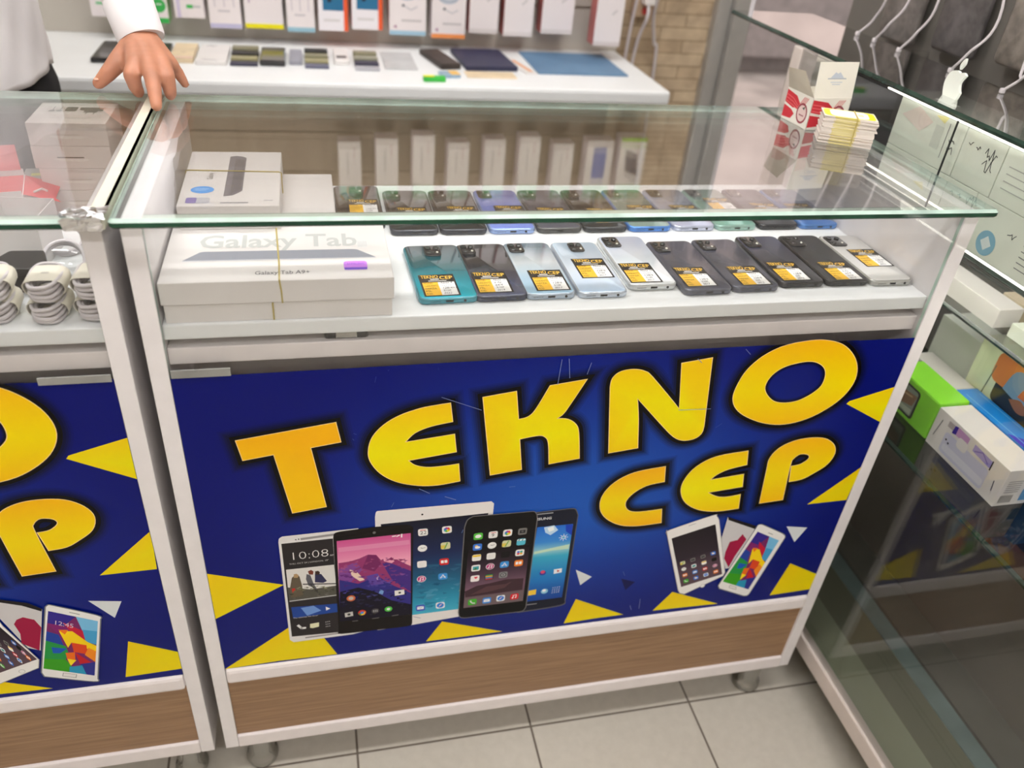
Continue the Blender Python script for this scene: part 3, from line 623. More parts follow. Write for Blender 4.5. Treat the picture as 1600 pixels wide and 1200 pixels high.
    for a in (P('265.3,525.6 269.6,525.9'), P('271.4,524.8 274.9,526.8'), P('277.9,522.7 278.0,528.2')): pr.line(a, .002, (250, 240, 244))
    # ---- phone with the sun widget, behind the black one
    pr.poly(P('457.7,333.7 467.4,545.7 518.2,547.1 526.1,544.6s 531.4,532.1 534.2,349.4 527.7,337.8s'), (88, 90, 96)); pr.poly(P('458.0,335.9 467.5,543.9 517.9,545.3 525.4,542.9s 530.0,531.9 532.5,350.4 526.4,340.3s'), (24, 28, 44))
    q = P('471.8,515.5 525.6,515.2 527.4,357.9 467.8,357.4'); ux, uy = axes(q)
    bands(pr, q, [(0, (40, 110, 210)), (.2, (60, 140, 220)), (.32, (150, 206, 214)), (.4, (60, 170, 205)), (.7, (34, 122, 196)), (1, (22, 66, 150))])
    pr.poly(P('482.0,513.9 497.0,516.3 504.0,505.9 493.4,497.0 485.0,503.3'), (190, 220, 244)); pr.poly(P('487.0,512.0 496.2,514.5 498.1,506.6 490.7,503.8'), (240, 248, 252)); pr.poly(P('514.5,514.7 525.2,514.6 526.0,492.5 516.1,501.7'), (24, 66, 190))
    pr.poly(P('472.4,465.9 498.3,470.1 525.4,474.2 524.5,465.0 498.9,464.7 472.0,460.6'), (196, 226, 200))
    c0 = S0(P('514.1,489.6'))
    for k in range(8): pr.line([(c0[0] + .0044 * math.cos(k * PI / 4), c0[1] + .0044 * math.sin(k * PI / 4)), (c0[0] + .0068 * math.cos(k * PI / 4), c0[1] + .0068 * math.sin(k * PI / 4))], .0009, (240, 246, 250))
    disc(c0, .0036, (240, 246, 250)); disc(c0, .0026, (110, 180, 220))
    pr.line(P('469.7,541.1 492.3,541.4'), .0016, (170, 172, 178)); pr.text('SAMSUNG', *P('457.7,529.4')[0], .0046, (226, 228, 232), tuple(ux), tuple(uy), bold=.02, fixed=.0335)
    disc(S0(P('490.1,418.4')), .0052, (60, 60, 150)); disc(S0(P('489.9,420.5')), .0036, (214, 80, 110)); pr.poly(P('507.0,423.4 519.5,424.3 520.1,415.1 507.7,413.6'), (236, 240, 244)); pr.poly(P('512.2,421.9 516.6,419.2 512.9,416.2'), (200, 60, 50))
    pr.poly(P('471.6,381.9 483.6,383.5 483.7,371.9 471.6,371.0'), (244, 206, 70)); disc(S0(P('497.0,376.9')), .0056, (140, 200, 226)); disc(S0(P('496.3,378.5')), .003, (240, 246, 250))
    for a in range(4):
        for b in range(4): c1 = quad(P('510.1,382.7 520.3,383.2 520.1,371.6 509.9,371.1'), a / 3, b / 3); disc(c1, .0009, (210, 220, 236), 5)
    pr.line(P('471.6,350.2 486.9,350.4'), .0016, (150, 150, 156))
    # ---- black phone, icon grid
    o = P('366.1,529.5 369.4,543.0s 377.0,548.6 458.8,547.3 464.5,546.3s 468.3,540.1 469.4,531.3 469.9,345.7 466.3,338.2s 457.4,336.8 374.7,337.9 367.6,341.5s 365.2,351.3')
    pr.poly(offs(o, .0014), (112, 110, 112)); pr.poly(o, (12, 11, 13))
    q = P('372.9,521.0 463.6,522.7 464.3,360.8 371.7,360.4')
    bands(pr, q, [(0, (12, 11, 13)), (.25, (22, 17, 22)), (.5, (62, 44, 58)), (.75, (122, 90, 108)), (.86, (104, 82, 92)), (1, (96, 78, 84))])
    pr.poly(P('371.9,397.1 389.8,406.7 409.0,409.1 433.1,413.5 460.9,411.9 461.2,386.5 373.5,384.1'), (66, 44, 52)); pr.poly(P('381.0,388.5 404.6,402.8 433.9,403.6 443.4,407.7 432.6,395.4 405.4,390.1'), (88, 60, 66))
    pr.poly(P('372.6,382.1 463.8,384.6 464.3,360.8 371.7,360.4'), (112, 96, 100))
    pc = lambda X, Yy: None
    cells = [(P('385.9,509.4'), 'msg'), (P('407.4,509.8'), 'cal'), (P('428.5,510.6'), 'photo'), (P('450.4,510.6'), 'cam'), (P('386.0,488.2'), 'wea'), (P('407.2,488.6'), 'clk'), (P('428.6,489.0'), 'map'), (P('450.1,489.8'), 'clap'), (P('385.9,466.7'), 'note'), (P('407.3,466.9'), 'list'), (P('428.6,467.2'), 'stk'), (P('450.0,467.7'), 'game'),
             (P('386.0,445.3'), 'pic'), (P('407.3,445.5'), 'itn'), (P('428.6,446.3'), 'app'), (P('450.1,446.2'), 'book'), (P('385.9,423.3'), 'hea'), (P('407.0,423.5'), 'wal'), (P('428.5,424.5'), 'set'), (P('384.8,372.0'), 'pho'), (P('406.9,372.0'), 'mail'), (P('428.4,373.3'), 'saf'), (P('449.9,373.4'), 'mus')]
    for c, k in cells: icon(pr, c[0], .0131, k, q)
    # ---- the group of three on the right of the poster
    g = group
    pr.poly(g['red'], (206, 204, 206)); pr.poly(g['splash'], (160, 24, 66)); pr.poly(g['redtop'], (30, 26, 30))
    pr.poly(offs(g['iph'], .001), (170, 168, 168)); pr.poly(g['iph'], (238, 236, 234)); q = g['iphs']
    bands(pr, q, [(0, (34, 28, 34)), (.45, (48, 38, 48)), (.7, (86, 66, 78)), (1, (92, 72, 80))])
    ks = ['map', 'cam', 'cam', 'wea', 'clk', 'pic', 'note', 'stk', 'book', 'mail', 'red', 'itn', 'pho', 'wea', 'saf', 'book']
    for r in range(4):
        for c in range(4): icon(pr, quad(q, .14 + .24 * c, .53 + .125 * r), .0082, ks[r * 4 + c], q)
    pr.line([quad(q, .42, -.13), quad(q, .58, -.13)], .0012, (180, 178, 178))
    cb = quad(q, .5, 1.11); disc(cb, .0042, (196, 194, 192)); disc(cb, .0033, (238, 236, 234))
    pr.poly(offs(g['s5'], .0016), (120, 124, 130)); pr.poly(g['s5'], (236, 235, 233)); facets(pr, g['s5s'])
    q = g['s5s']; ux, uy = axes(q); pr.poly(offs(g['btn'], .0007), (120, 118, 118)); pr.poly(g['btn'], (230, 228, 226)); pr.line([quad(q, .42, -.05), quad(q, .62, -.05)], .0011, (120, 120, 120))
    if g is LEFT_GROUP: pr.text('12:45', *quad(q, .12, .2), .008, (214, 190, 214), tuple(ux), tuple(uy))
    # ---- wear: fine pale scratches and scuffs
    rnd = random.Random(3)
    for a in (P('473.0,764.6 474.4,802.0'), P('487.9,773.4 483.5,802.4'), P('510.2,777.8 513.7,794.9'), P('648.9,710.7 696.1,709.1'), P('326.0,755.7 377.1,732.2'), P('300.8,609.1 314.6,599.6'), P('335.5,591.4 350.6,583.8'), P('658.5,792.1 665.4,785.7'), P('723.9,803.1 732.6,794.7'), P('646.3,319.4 650.5,307.8'), P('661.7,332.1 663.7,308.6')):
        pr.line(a, .0008, mix(base(*a[0]), (200, 206, 220), .55))
    for k in range(46):
        u = rnd.uniform(.05, .95); v = rnd.uniform(.62, .8) if k % 3 else rnd.uniform(.32, .8); an = rnd.uniform(0, PI); l = rnd.uniform(.002, .012)
        if any(min(p[0] for p in o) - .012 < u < max(p[0] for p in o) + .012 and min(p[1] for p in o) - .012 < v < max(p[1] for p in o) + .012 for n, o, h in LETTERS + [('', t_, ()) for t_ in YTRI]): continue
        pr.line([(u, v), (u + l * math.cos(an), min(.8, v + l * math.sin(an)))], .0007, mix(base(u, v), (190, 200, 220), rnd.uniform(.15, .5)))
    return obj('poster', pr.mb, ink('poster_print', .2, .16), parent)
# ================================================================ the two glass counters
ZSH, ZG0, ZG1 = .866, .9885, .9985          # display shelf, underside and top of the glass top
def glass_slab(parent, name, x0, x1, y0, y1, z0, z1, r=.006, mat=None, ch=.0034, dark_front=True, dark_all=False):
    """pane with rounded corners, a polished chamfer and green edges"""
    w, l = x1 - x0, y1 - y0; mb = MB(); N = None
    prof = [(ch * .6, z0), (0, z0 + ch * .6), (0, z1 - ch), (ch, z1)]; rings = []
    for ins, z in prof: rings.append([(x + (x0 + x1) / 2, y + (y0 + y1) / 2, z) for x, y in rrect(w - 2 * ins, l - 2 * ins, max(r - ins, .0008), 4)])
    N = len(rings[0]); mb.add(rings[0], [tuple(reversed(range(N)))], 0); mb.add(rings[3], [tuple(range(N))], 0)
    for i in range(3):
        for k in range(N):
            a, b = rings[i][k], rings[i][(k + 1) % N]; front = (b[0] - a[0]) > abs(b[1] - a[1]) * .6 and dark_front
            mb.add([a, b, rings[i + 1][(k + 1) % N], rings[i + 1][k]], [(0, 1, 2, 3)], 1 if (front and i < 2) or dark_all else 2)
    return obj(name, mb, [mat or GLASS, EDGE_D if dark_all else EDGE, EDGE_L], parent)
def counter(x0, label, group, gx=1.0105):
    t = thing('glass_display_counter', label, 'display counter', (x0, 0, 0), group='glass display counters with blue posters')
    LEG, B = .09, .417
    for x in (0, .98): obj('side_panel', MB().box(x, x + .02, 0, B, LEG, ZG0 - .0002), WHITE_P, t, bevel=.0012)
    obj('bottom_rail', MB().box(.0202, .9798, -.001, .02, LEG, .118), WHITE, t, bevel=.0025)
    obj('kick_panel', MB().box(.0202, .9798, .004, .02, .1182, .2558), WOOD, t)
    obj('middle_rail', MB().box(.0202, .9798, -.004, .02, .256, .2858), WHITE, t, bevel=.006)
    obj('base_board', MB().box(.0202, .9798, .0202, B, LEG, .108), WHITE, t)
    obj('back_panel', MB().box(.0202, .9798, B - .016, B, .1082, .66), GREY, t)
    obj('inner_shelf', MB().box(.0202, .9798, .03, B - .017, .70, .716), WHITE, t)
    fp = MB(); fp.box(.0204, .9796, .0022, .0072, .287, .9878, 0)
    o = obj('front_glass', fp, [GLASS, EDGE_L], t)
    for p in o.data.polygons:
        if abs(p.normal.y) < .5: p.material_index = 1
    obj('display_shelf', MB().box(.0202, .9798, .0085, B, .8475, ZSH), SHELFW, t, bevel=.002)
    obj('shelf_support', MB().box(.0202, .9798, .0125, .05, .813, .8345).box(.0202, .9798, .03, .05, .8345, .8475, 1).box(.03, .97, .3, .32, .813, .8475, 1), [WHITE, GREY], t, bevel=.0015)
    obj('edge_light_band', MB().box(.0202, .9798, .0030, .0185, .98785, .98845, 0).box(.0202, .9798, .0186, .0205, .98785, .98845, 1), [pm('pale_light_band', (190, 206, 192), .3), pm('grey_band_line', (120, 132, 126), .3)], t)  # added strips, coloured like the pale reflection and grey line in the glass edge
    glass_slab(t, 'glass_top', -.0065, gx, -.0168, .4172, ZG0, ZG1)
    for x in (.048, .952):
        for y in (.036, .37):
            lg = MB(); lg.lathe([(.022, .0), (.0255, .003), (.0265, .009), (.025, .016), (.0215, .02), (.0205, .03), (.0205, .08), (.026, .084), (.026, .0898)], 24)
            obj('foot', lg, CHROME, t, (x, y, 0), smooth=True)
    return t
main = counter(0, 'white glass-topped counter with the full blue poster and rows of phones on its shelf', None)
left = counter(-1.017, 'glass-topped counter at the left edge, cable bundles on its shelf, poster partly cut off', None, 1.0045)
poster(main, MAIN_GROUP); poster(left, LEFT_GROUP)
# tape left on the main counter's glass front, aluminium edge strip and foil on the left counter's top
obj('clear_tape', MB().box(.022, .085, -.0006, .0018, .803, .8128), pm('yellowed_tape', (150, 150, 145), .4, var=.1), main)
obj('clear_tape', MB().box(.905, .978, -.0006, .0018, .803, .8118), pm('yellowed_tape', (150, 150, 145), .4), left)
ed = MB().box(1.0046, 1.0072, -.012, .417, .9868, 1.0006).box(.993, 1.0072, -.012, .417, .9987, 1.0006)
obj('edge_strip', ed, pm('cream_edge_strip', (234, 232, 212), .25, metal=.1, var=.04), left)
rnd = random.Random(5); fo = MB(); n = 9; vs = []
for j in range(n):
    for i in range(n):
        u = -.030 + .036 * i / (n - 1); v = -.019 + .026 * j / (n - 1)
        d = abs(j / (n - 1) - .5) * .012
        vs.append((1.0 + u + rnd.uniform(-.003, .003) + (.004 if i == n - 1 else 0), v + rnd.uniform(-.002, .002), 1.0008 + rnd.uniform(-.0006, .0034)))
fo.add(vs, [(j * n + i, j * n + i + 1, (j + 1) * n + i + 1, (j + 1) * n + i) for j in range(n - 1) for i in range(n - 1)])
vs = []
for j in range(5):
    for i in range(n): vs.append((.971 + .035 * i / (n - 1) + rnd.uniform(-.002, .002), -.0182 - rnd.uniform(0, .003), 1.0015 - .0028 * j - .003 * (i / (n - 1)) * j / 4 + rnd.uniform(-.001, .001)))
fo.add(vs, [((j + 1) * n + i, (j + 1) * n + i + 1, j * n + i + 1, j * n + i) for j in range(4) for i in range(n - 1)])
obj('foil_wrap', fo, pm('crumpled_foil', (225, 226, 228), .16, metal=1.0, var=.02), left)

t = thing('key_fob', 'small black clip lying in the gap under the display shelf', 'clip', (.215, .0265, .8346))
obj('body', MB().slab(.05, .018, .009, .004, .0015), DARK, t, smooth=True)
obj('metal_band', MB().box(-.012, .012, -.0092, .0092, .0005, .0095), CHROME, t, bevel=.0008)
# ================================================================ phones on the shelf
PW, PL, PH = .0665, .1475, .0085
def price_label(v):
    p = Print(fr_xy(0), .000012); W, H = .044, .0555; w = W / 2; T = .0075
    p.rect(-w, -H / 2, w, H / 2, (26, 23, 22)); p.rect(-w + .0024, -H / 2 + .0024, -.0005, T, (250, 196, 52)); p.rect(-.0005, -H / 2 + .0024, w - .0024, T, (246, 245, 242))
    p.text('TEKNO', -.0195, .0182, .0082, (250, 200, 70), bold=.012, fixed=.0215); p.text('CEP', .0032, .0150, .0082, (250, 200, 70), bold=.012, fixed=.0162)
    p.rect(-.0085, .0142, .0024, .0166, (232, 230, 224)); p.rect(-.0115, .0100, .011, .0122, (206, 202, 196))
    for k, s in enumerate(('MODEL', 'GARANTİ', 'HAFIZA', 'PİL', 'KOD')): p.text(s, -.0184, .0030 - .0066 * k, .0038, (50, 34, 12), fixed=.0023 * len(s))
    hand = [('Note 9', '-----', '128/4+1', '%100', '0022'), ('Note 10', '6 Ay', '64/4', '%100', '0019'), ('Note 10', '-----', '128/6', '%100', '0017'), ('Note 11', '-----', '128/8', '%95', '0012')][v % 4]
    for k, s in enumerate(hand): p.text(s, .0022, .0028 - .0066 * k, .0046, (34, 36, 50), (1, .03), (.22, 1), fixed=.0023 * len(s))
    return p.mb
LABELS = [price_label(i) for i in range(4)]
LABEL_ME = []
LENS = pm('camera_lens_glass', (14, 16, 22), .06, var=.3, coat=1.0)
RING = pm('lens_ring', (70, 70, 74), .25, metal=.8)
PORT = pm('port_black', (14, 14, 15), .5)
def lens_mb(r): return MB().lathe([(r, 0), (r, .0009), (r * .82, .0012), (r * .8, .0008), (r * .05, .0008)], 16)
def phone(name, label, x, y, rot, back, side, cam_at='left', bump=(.021, .028), bumpmat=None, lab=(0, -.028), v=0, z=ZSH, group=None, oval=False, ports=True, w=PW, l=PL):
    t = thing(name, label, 'phone', (x, y, z), rot, group)
    obj('body', MB().slab(w, l, PH, .0095, .0022, 0, 0, 6, 1), [back, side], t, smooth=True)
    cx = {'left': -w / 2 + .0045 + bump[0] / 2, 'mid': 0.0}[cam_at]; cy = l / 2 - .0055 - bump[1] / 2
    b = obj('camera_bump', MB().slab(bump[0], bump[1], .0016, min(bump) * .26, .0005, 0, 0, 5), bumpmat or pm('camera_island_black', (30, 31, 34), .16, coat=.6), t, (cx, cy, PH), smooth=True)
    q = .25
    for i, (a, c, r) in enumerate([(-q, q, .0042), (q, q, .0036), (-q, -q, .0036), (q, -q, .0016)]):
        obj('lens', lens_mb(r), LENS if r > .002 else pm('flash_white', (240, 236, 224), .3), b, (a * bump[0], c * bump[1] * .9, .0016), smooth=True)
    me = obj('price_label', LABELS[v % 4], ink('label_print', .35), t, (lab[0], lab[1], PH + .0002))
    if ports:
        pr = MB().box(-.0045, .0045, -l / 2 - .0002, -l / 2 + .002, .0031, .0057); obj('charging_port', pr, PORT, t)
        sp = MB()
        for k in range(6): sp.lathe([(.0006, 0), (.0006, .0008)], 6, 0, (-.022 + .0021 * k, -l / 2 + .0003, .0044), (0, -1, 0))
        obj('speaker_holes', sp, PORT, t)
        obj('headphone_jack', MB().lathe([(.0017, 0), (.0017, .0008)], 10, 0, (.0185, -l / 2 + .0003, .0044), (0, -1, 0)), PORT, t)
    return t
F_TEAL = grad('teal_back', [(0, (40, 214, 236)), (.36, (20, 160, 180)), (.66, (10, 108, 120)), (1, (24, 76, 84))])
F_BLACKBLUE = grad('black_blue_back', [(0, (112, 118, 146)), (.35, (70, 78, 108)), (.6, (40, 44, 56)), (1, (34, 36, 38))])
F_ICE = grad('ice_blue_back', [(0, (168, 214, 242)), (.4, (190, 220, 242)), (.65, (232, 242, 248)), (1, (132, 158, 172))])
F_PEARL = grad('pearl_back', [(0, (190, 220, 250)), (.5, (226, 236, 248)), (1, (206, 228, 246))], metal=.15)
F_WHITE = grad('white_sheen_back', [(0, (244, 246, 246)), (.5, (232, 240, 246)), (1, (214, 224, 246))], metal=.1)
F_GRAPH = grad('graphite_back', [(0, (92, 92, 104)), (.5, (80, 80, 92)), (1, (94, 94, 110))], rough=.25, coat=.2)
F_GRAPH2 = grad('slate_back', [(0, (98, 100, 114)), (.5, (78, 78, 88)), (1, (88, 90, 106))], rough=.25, coat=.2)
F_COAL = grad('charcoal_back', [(0, (76, 76, 80)), (.5, (64, 64, 70)), (1, (80, 82, 104))], rough=.3, coat=.1)
F_COAL2 = grad('matt_black_back', [(0, (66, 66, 68)), (1, (52, 52, 53))], rough=.4, coat=0)
F_PEACH = grad('pale_silver_back', [(0, (226, 226, 222)), (1, (212, 210, 206))], rough=.3, coat=.2)
F_PERI = grad('periwinkle_back', [(0, (128, 150, 232)), (1, (124, 140, 222))], rough=.25)
F_DARK = grad('dark_back', [(0, (40, 42, 46)), (1, (30, 32, 34))])
F_SAGE = grad('sage_back', [(0, (138, 160, 152)), (1, (120, 146, 138))])
F_LAV = grad('lavender_back', [(0, (186, 190, 214)), (1, (170, 176, 200))])
F_MINT = grad('mint_back', [(0, (134, 182, 166)), (1, (110, 160, 148))])
F_BLUE = grad('deep_blue_back', [(0, (70, 120, 190)), (1, (50, 96, 160))])
def side(n, c): return pm('frame_' + n, c, .25, metal=.45, var=.05, coat=.3)
G1 = 'phones in the front row on the display shelf'; G2 = 'phones in the back row on the display shelf'
D = 'phone in the front row, '
phone('smartphone', 'teal phone in the front row with a square camera block in the middle', .335, .107, .03, F_TEAL, side('teal', (70, 150, 165)), 'mid', (.021, .03), v=0, lab=(-0.0072, -0.0404), group=G1, w=.073)
phone('smartphone', 'glossy black and blue phone right of the teal phone', .4005, .108, .012, F_BLACKBLUE, side('blue_black', (70, 74, 92)), 'left', (.019, .028), v=1, lab=(-0.0060, -0.0378), group=G1)
phone('smartphone', 'ice blue phone between the black and blue one and the pearly one', .463, .109, .0, F_ICE, side('silver_blue', (176, 190, 204)), 'left', (.021, .027), v=2, lab=(0.0050, -0.0379), group=G1, w=.064)
phone('smartphone', 'pearly pale blue phone, its price sticker nearest the middle of its back', .53, .108, .0, F_PEARL, side('pale', (196, 206, 218)), 'mid', (.020, .028), v=2, lab=(0.0049, -0.0072), group=G1, w=.065)
phone('smartphone', 'white phone in a thick case, set further back than its neighbours', .6025, .124, .0, F_WHITE, side('white', (222, 226, 226)), 'left', (.023, .032), v=2, lab=(-0.0077, -0.0397), group=G1, w=.066)
phone('smartphone', 'graphite phone directly right of the white phone', .6705, .106, .012, F_GRAPH, side('graphite', (104, 106, 118)), 'left', (.023, .032), v=2, lab=(-0.0055, -0.0373), group=G1, w=.068)
phone('smartphone', 'second graphite phone right of the white phone', .7395, .109, .008, F_GRAPH2, side('slate', (98, 100, 112)), 'left', (.023, .032), v=3, lab=(0.0024, -0.0415), group=G1)
phone('smartphone', 'charcoal phone with bluish top, third right of the white phone', .8115, .117, .0, F_COAL, side('coal', (66, 66, 70)), 'left', (.024, .034), v=3, lab=(-0.0059, -0.0406), group=G1)
phone('smartphone', 'matt black phone beside the pale silver phone', .880, .117, .0, F_COAL2, side('matt', (60, 60, 62)), 'left', (.026, .034), pm('matt_island', (36, 36, 37), .3), v=1, lab=(0.0028, -0.0435), group=G1, w=.065)
phone('smartphone', 'pale silver phone at the right end of the front row', .9455, .114, .0, F_PEACH, side('champagne', (188, 188, 182)), 'left', (.026, .034), v=0, lab=(0.0082, -0.0037), group=G1, w=.065)
R2L = [(0.0025, -0.0213), (0.006, -0.0181), (0.009, -0.0172), (0.002, -0.0258), (0.009, -0.03), (0.009, -0.0188), (0.009, -0.0205), (0.009, 0.0074), (0.009, -0.0152), (0.0, -0.018)]
row2 = [(.3195, F_DARK, (74, 76, 84), 'black phone in the back row behind the teal phone', .0), (.388, F_DARK, (68, 70, 78), 'black phone in the back row behind the black and blue phone', .0),
        (.4575, F_PERI, (150, 176, 226), 'periwinkle blue phone in the back row', .0), (.527, F_GRAPH, (84, 84, 84), 'grey phone in the back row behind the pearly phone', .0), (.5965, F_DARK, (66, 68, 72), 'dark phone in the back row behind the white phone', .0),
        (.665, F_SAGE, (84, 140, 216), 'sage phone with a bright blue frame in the back row', .0), (.735, F_LAV, (196, 202, 222), 'lavender phone in the back row', .0), (.8035, F_MINT, (160, 196, 184), 'mint green phone in the back row', .004),
        (.8745, F_COAL, (52, 54, 60), 'charcoal phone in the back row beside the mint phone', .0), (.9435, F_BLUE, (84, 134, 200), 'blue phone at the right end of the back row', .0)]
for i, (x, b, s, lb, r) in enumerate(row2):
    phone('smartphone', lb, x, .2275 + PL / 2, r, b, side('r%d' % i, s), 'left', (.021, .03), v=i, lab=R2L[i], group=G2, w=.0665)
phone('smartphone', 'black phone lying behind the tablet cartons, left end of the back row', .2485, .2475 + PL / 2, 0, F_DARK, side('r0', (74, 76, 84)), 'mid', (.021, .03), v=0, lab=(.0065, -.0095), group=G2, w=.066)

# ================================================================ tablet cartons on the shelf
def carton_lid(pr, W, D, z): pass
def tab_front(lower):
    x0, x1, y0, y1 = (.0255, .2655, .0115, .165)
    return x0, x1, y0, y1
t = thing('tablet_carton', 'flat white tablet carton on the shelf, bottom of the front pair', 'box', (.146, .0885, ZSH), group='white tablet cartons')
obj('tray', MB().box(-.1215, .1215, -.076, .076, 0, .0225), CARD, t, bevel=.0012)
t = thing('tablet_carton', 'flat white tablet carton with a side view of a tablet printed on its lid', 'box', (.146, .0885, ZSH + .0227), group='white tablet cartons')
obj('lid', MB().box(-.1235, .1235, -.078, .078, 0, .0268), CARD, t, bevel=.0012)
p = Print(fr_xy(.027))
p.text('Galaxy Tab', -.0905, .0065, .034, (190, 193, 190), bold=.02, fixed=.178)
p.poly([(-.104, -.0275), (-.1035, -.0255), (-.087, -.005), (-.083, -.0035), (.083, -.0035), (.0875, -.005), (.107, -.0255), (.1075, -.0275)], (142, 146, 156)); p.poly([(-.104, -.0275), (-.1035, -.0255), (.107, -.0255), (.1075, -.0275)], (200, 202, 208))
p.text('Galaxy Tab A9+', -.026, -.0635, .0085, (60, 62, 68), fixed=.058)
p.poly(rrect(.026, .022, .004, 4, .083, -.0465), (206, 130, 238)); p.rect(.0705, -.057, .0955, -.0515, (112, 74, 204)); p.text('SAMSUNG', .0735, -.0445, .004, (120, 50, 190), fixed=.019)
p.rect(.088, .0, .1, .02, (226, 226, 224))
for k in range(7): p.rect(.089 + .0016 * k, .002, .0896 + .0016 * k, .018, (190, 190, 190))
obj('lid_print', p.mb, INK, t)
o = tag(obj('rubber_band', MB().tube([(.1475, .0105, ZSH + .022), (.1475, .0095, ZSH + .036), (.1462, .0098, ZSH + .0502), (.1455, .05, ZSH + .0506), (.142, .12, ZSH + .0506), (.1400, .1672, ZSH + .0500), (.1400, .1678, ZSH + .0115), (.1400, .1655, ZSH + .001)], .0009, 6), BAND), 'tan rubber band around the front pair of tablet cartons', 'rubber band')
tag(obj('rubber_band', MB().tube([(.1370, .0113, ZSH + .0222), (.1370, .0113, ZSH + .001)], .0009, 6), BAND), 'short run of tan rubber band on the bottom tablet carton', 'rubber band')
t = thing('tablet_carton', 'plain white carton under the portrait one, behind the front pair', 'box', (.1185, .2585, ZSH), group='white tablet cartons')
obj('carton', MB().box(-.0945, .0945, -.078, .078, 0, .0478), CARD, t, bevel=.0012)
t = thing('tablet_carton', 'portrait white tablet carton with a blue dot and grey tablet on its lid', 'box', (.089, .2405, ZSH + .0497), group='white tablet cartons')
obj('carton', MB().box(-.058, .058, -.095, .095, 0, .0298), CARD, t, bevel=.0015)
p = Print(fr_plane((0, 0, .03), (1, 0, 0), (0, .88, 0), (0, 0, 1)))
p.poly([(-.033 + .0135 * math.cos(a * PI / 12), -.0505 + .0135 * math.sin(a * PI / 12)) for a in range(24)], (56, 158, 240)); p.line([(-.041, -.047), (-.026, -.047)], .0012, (190, 226, 250)); p.line([(-.041, -.052), (-.029, -.052)], .0012, (190, 226, 250))
p.poly(rrect(.027, .02, .004, 4, -.0355, -.089), (186, 188, 196)); p.poly(rrect(.012, .02, .003, 4, -.043, -.089), (120, 108, 176))
p.poly([(-.0075, -.075), (.003, -.072), (.0135, -.055), (.0135, .078), (.0095, .084), (.0, .088), (-.0075, .084)], (112, 112, 122)); p.poly([(.0, -.068), (.0115, -.05), (.0115, .07), (.0, .074)], (92, 92, 102))
p.text('Galaxy', -.024, -.012, .007, (90, 90, 96), (0, 1), (-1, 0)); p.rect(-.01, -.1, .022, -.096, (150, 150, 156)); p.rect(.04, -.092, .05, -.089, (170, 170, 174))
obj('lid_print', p.mb, INK, t)
zz = ZSH + .0497 + .0306
tag(obj('rubber_band', MB().tube([(.0303, .262, ZSH + .052), (.0303, .262, zz - .001), (.033, .262, zz), (.145, .256, zz), (.1477, .2555, zz - .001), (.1477, .2545, ZSH + .052)], .0008, 6), BAND), 'rubber band around the portrait tablet carton', 'rubber band')

# ================================================================ goods in the left counter
def cable_bundle(label, x, y, z, w=.0405, l=.062, h=.0235, rot=0.0):
    t = thing('usb_cable', label, 'cable', (x, y, z), rot, 'white charging cables in paper bands')
    def oval(w, h, n=10, k=1.0):
        return [(w / 2 * math.copysign(abs(math.cos(a)) ** .6, math.cos(a)), h / 2 + h / 2 * math.copysign(abs(math.sin(a)) ** .75, math.sin(a))) for a in [2 * PI * i / (2 * n) for i in range(2 * n)]]
    o1 = oval(w, h); o2 = oval(w - .0016, h - .0016); n = len(o1); mb = MB(); y0 = -l / 2 + .012; y1 = l / 2 - .014
    def skew(a, zz_): return y0 + (.012 if zz_ < h * .5 else 0.0)
    vs = [(a, y0 + .009 * (1 - b / h), b) for a, b in o1] + [(a, y1, b) for a, b in o1] + [(a, y0 + .009 * (1 - b / h), b + .0008) for a, b in o2] + [(a, y1, b + .0008) for a, b in o2]
    fs = []
    for k in range(n):
        j = (k + 1) % n; fs += [(k, j, n + j, n + k), (2 * n + j, 2 * n + k, 3 * n + k, 3 * n + j), (j, k, 2 * n + k, 2 * n + j), (n + k, n + j, 3 * n + j, 3 * n + k)]
    obj('paper_band', mb.add(vs, fs), PAPER, t, smooth=True)
    cb = MB(); r = .0021
    for k in range(4):          # loops of cable lying flat inside the band, bulging out of its mouth
        zc = .0040 + (h - .008) * k / 3; pts = []; ww = w / 2 - .0058 + .0006 * (k % 2)
        for i in range(28):
            a = 2 * PI * i / 28; c, s = math.cos(a), math.sin(a)
            pts.append((ww * math.copysign(abs(c) ** .7, c), (l / 2 - r - .0015 * ((k + 1) % 2)) * math.copysign(abs(s) ** .8, s), zc + .0012 * math.sin(a * 2 + k)))
        cb.tube(pts, r, 8, closed=True)
        if k < 3:
            zc += (h - .008) / 6; pts = [((ww - .003) * math.copysign(abs(math.cos(a)) ** .7, math.cos(a)), (l / 2 - .0052) * math.copysign(abs(math.sin(a)) ** .8, math.sin(a)), zc) for a in [2 * PI * i / 28 for i in range(28)]]
            cb.tube(pts, r * .9, 8, closed=True)
    obj('coiled_cable', cb, CABLE, t, smooth=True)
    pp = Print(fr_xy(h + .0004)); pp.poly(rrect(.008, .0042, .001, 3, .001, -.002), (206, 200, 186)); pp.poly(rrect(.006, .0026, .0006, 3, .001, -.002), (190, 186, 176))
    obj('plug_drawing', pp.mb, INK, t)
    return t
a = cable_bundle('white coiled cable in a paper band, bottom of the middle stack', -.0935, .0455, ZSH)
dup(a, (-.0925, .0475, ZSH + .0243), .01, 'white coiled cable in a paper band, top of the middle stack')
dup(a, (-.1445, .0500, ZSH), .08, 'white coiled cable in a paper band, bottom of the stack at the left edge')
dup(a, (-.1455, .0520, ZSH + .0243), .08, 'white coiled cable in a paper band, top of the stack at the left edge')
dup(a, (-.0485, .0490, ZSH), -.03, 'white coiled cable in a paper band beside the counter post, bottom of its stack')
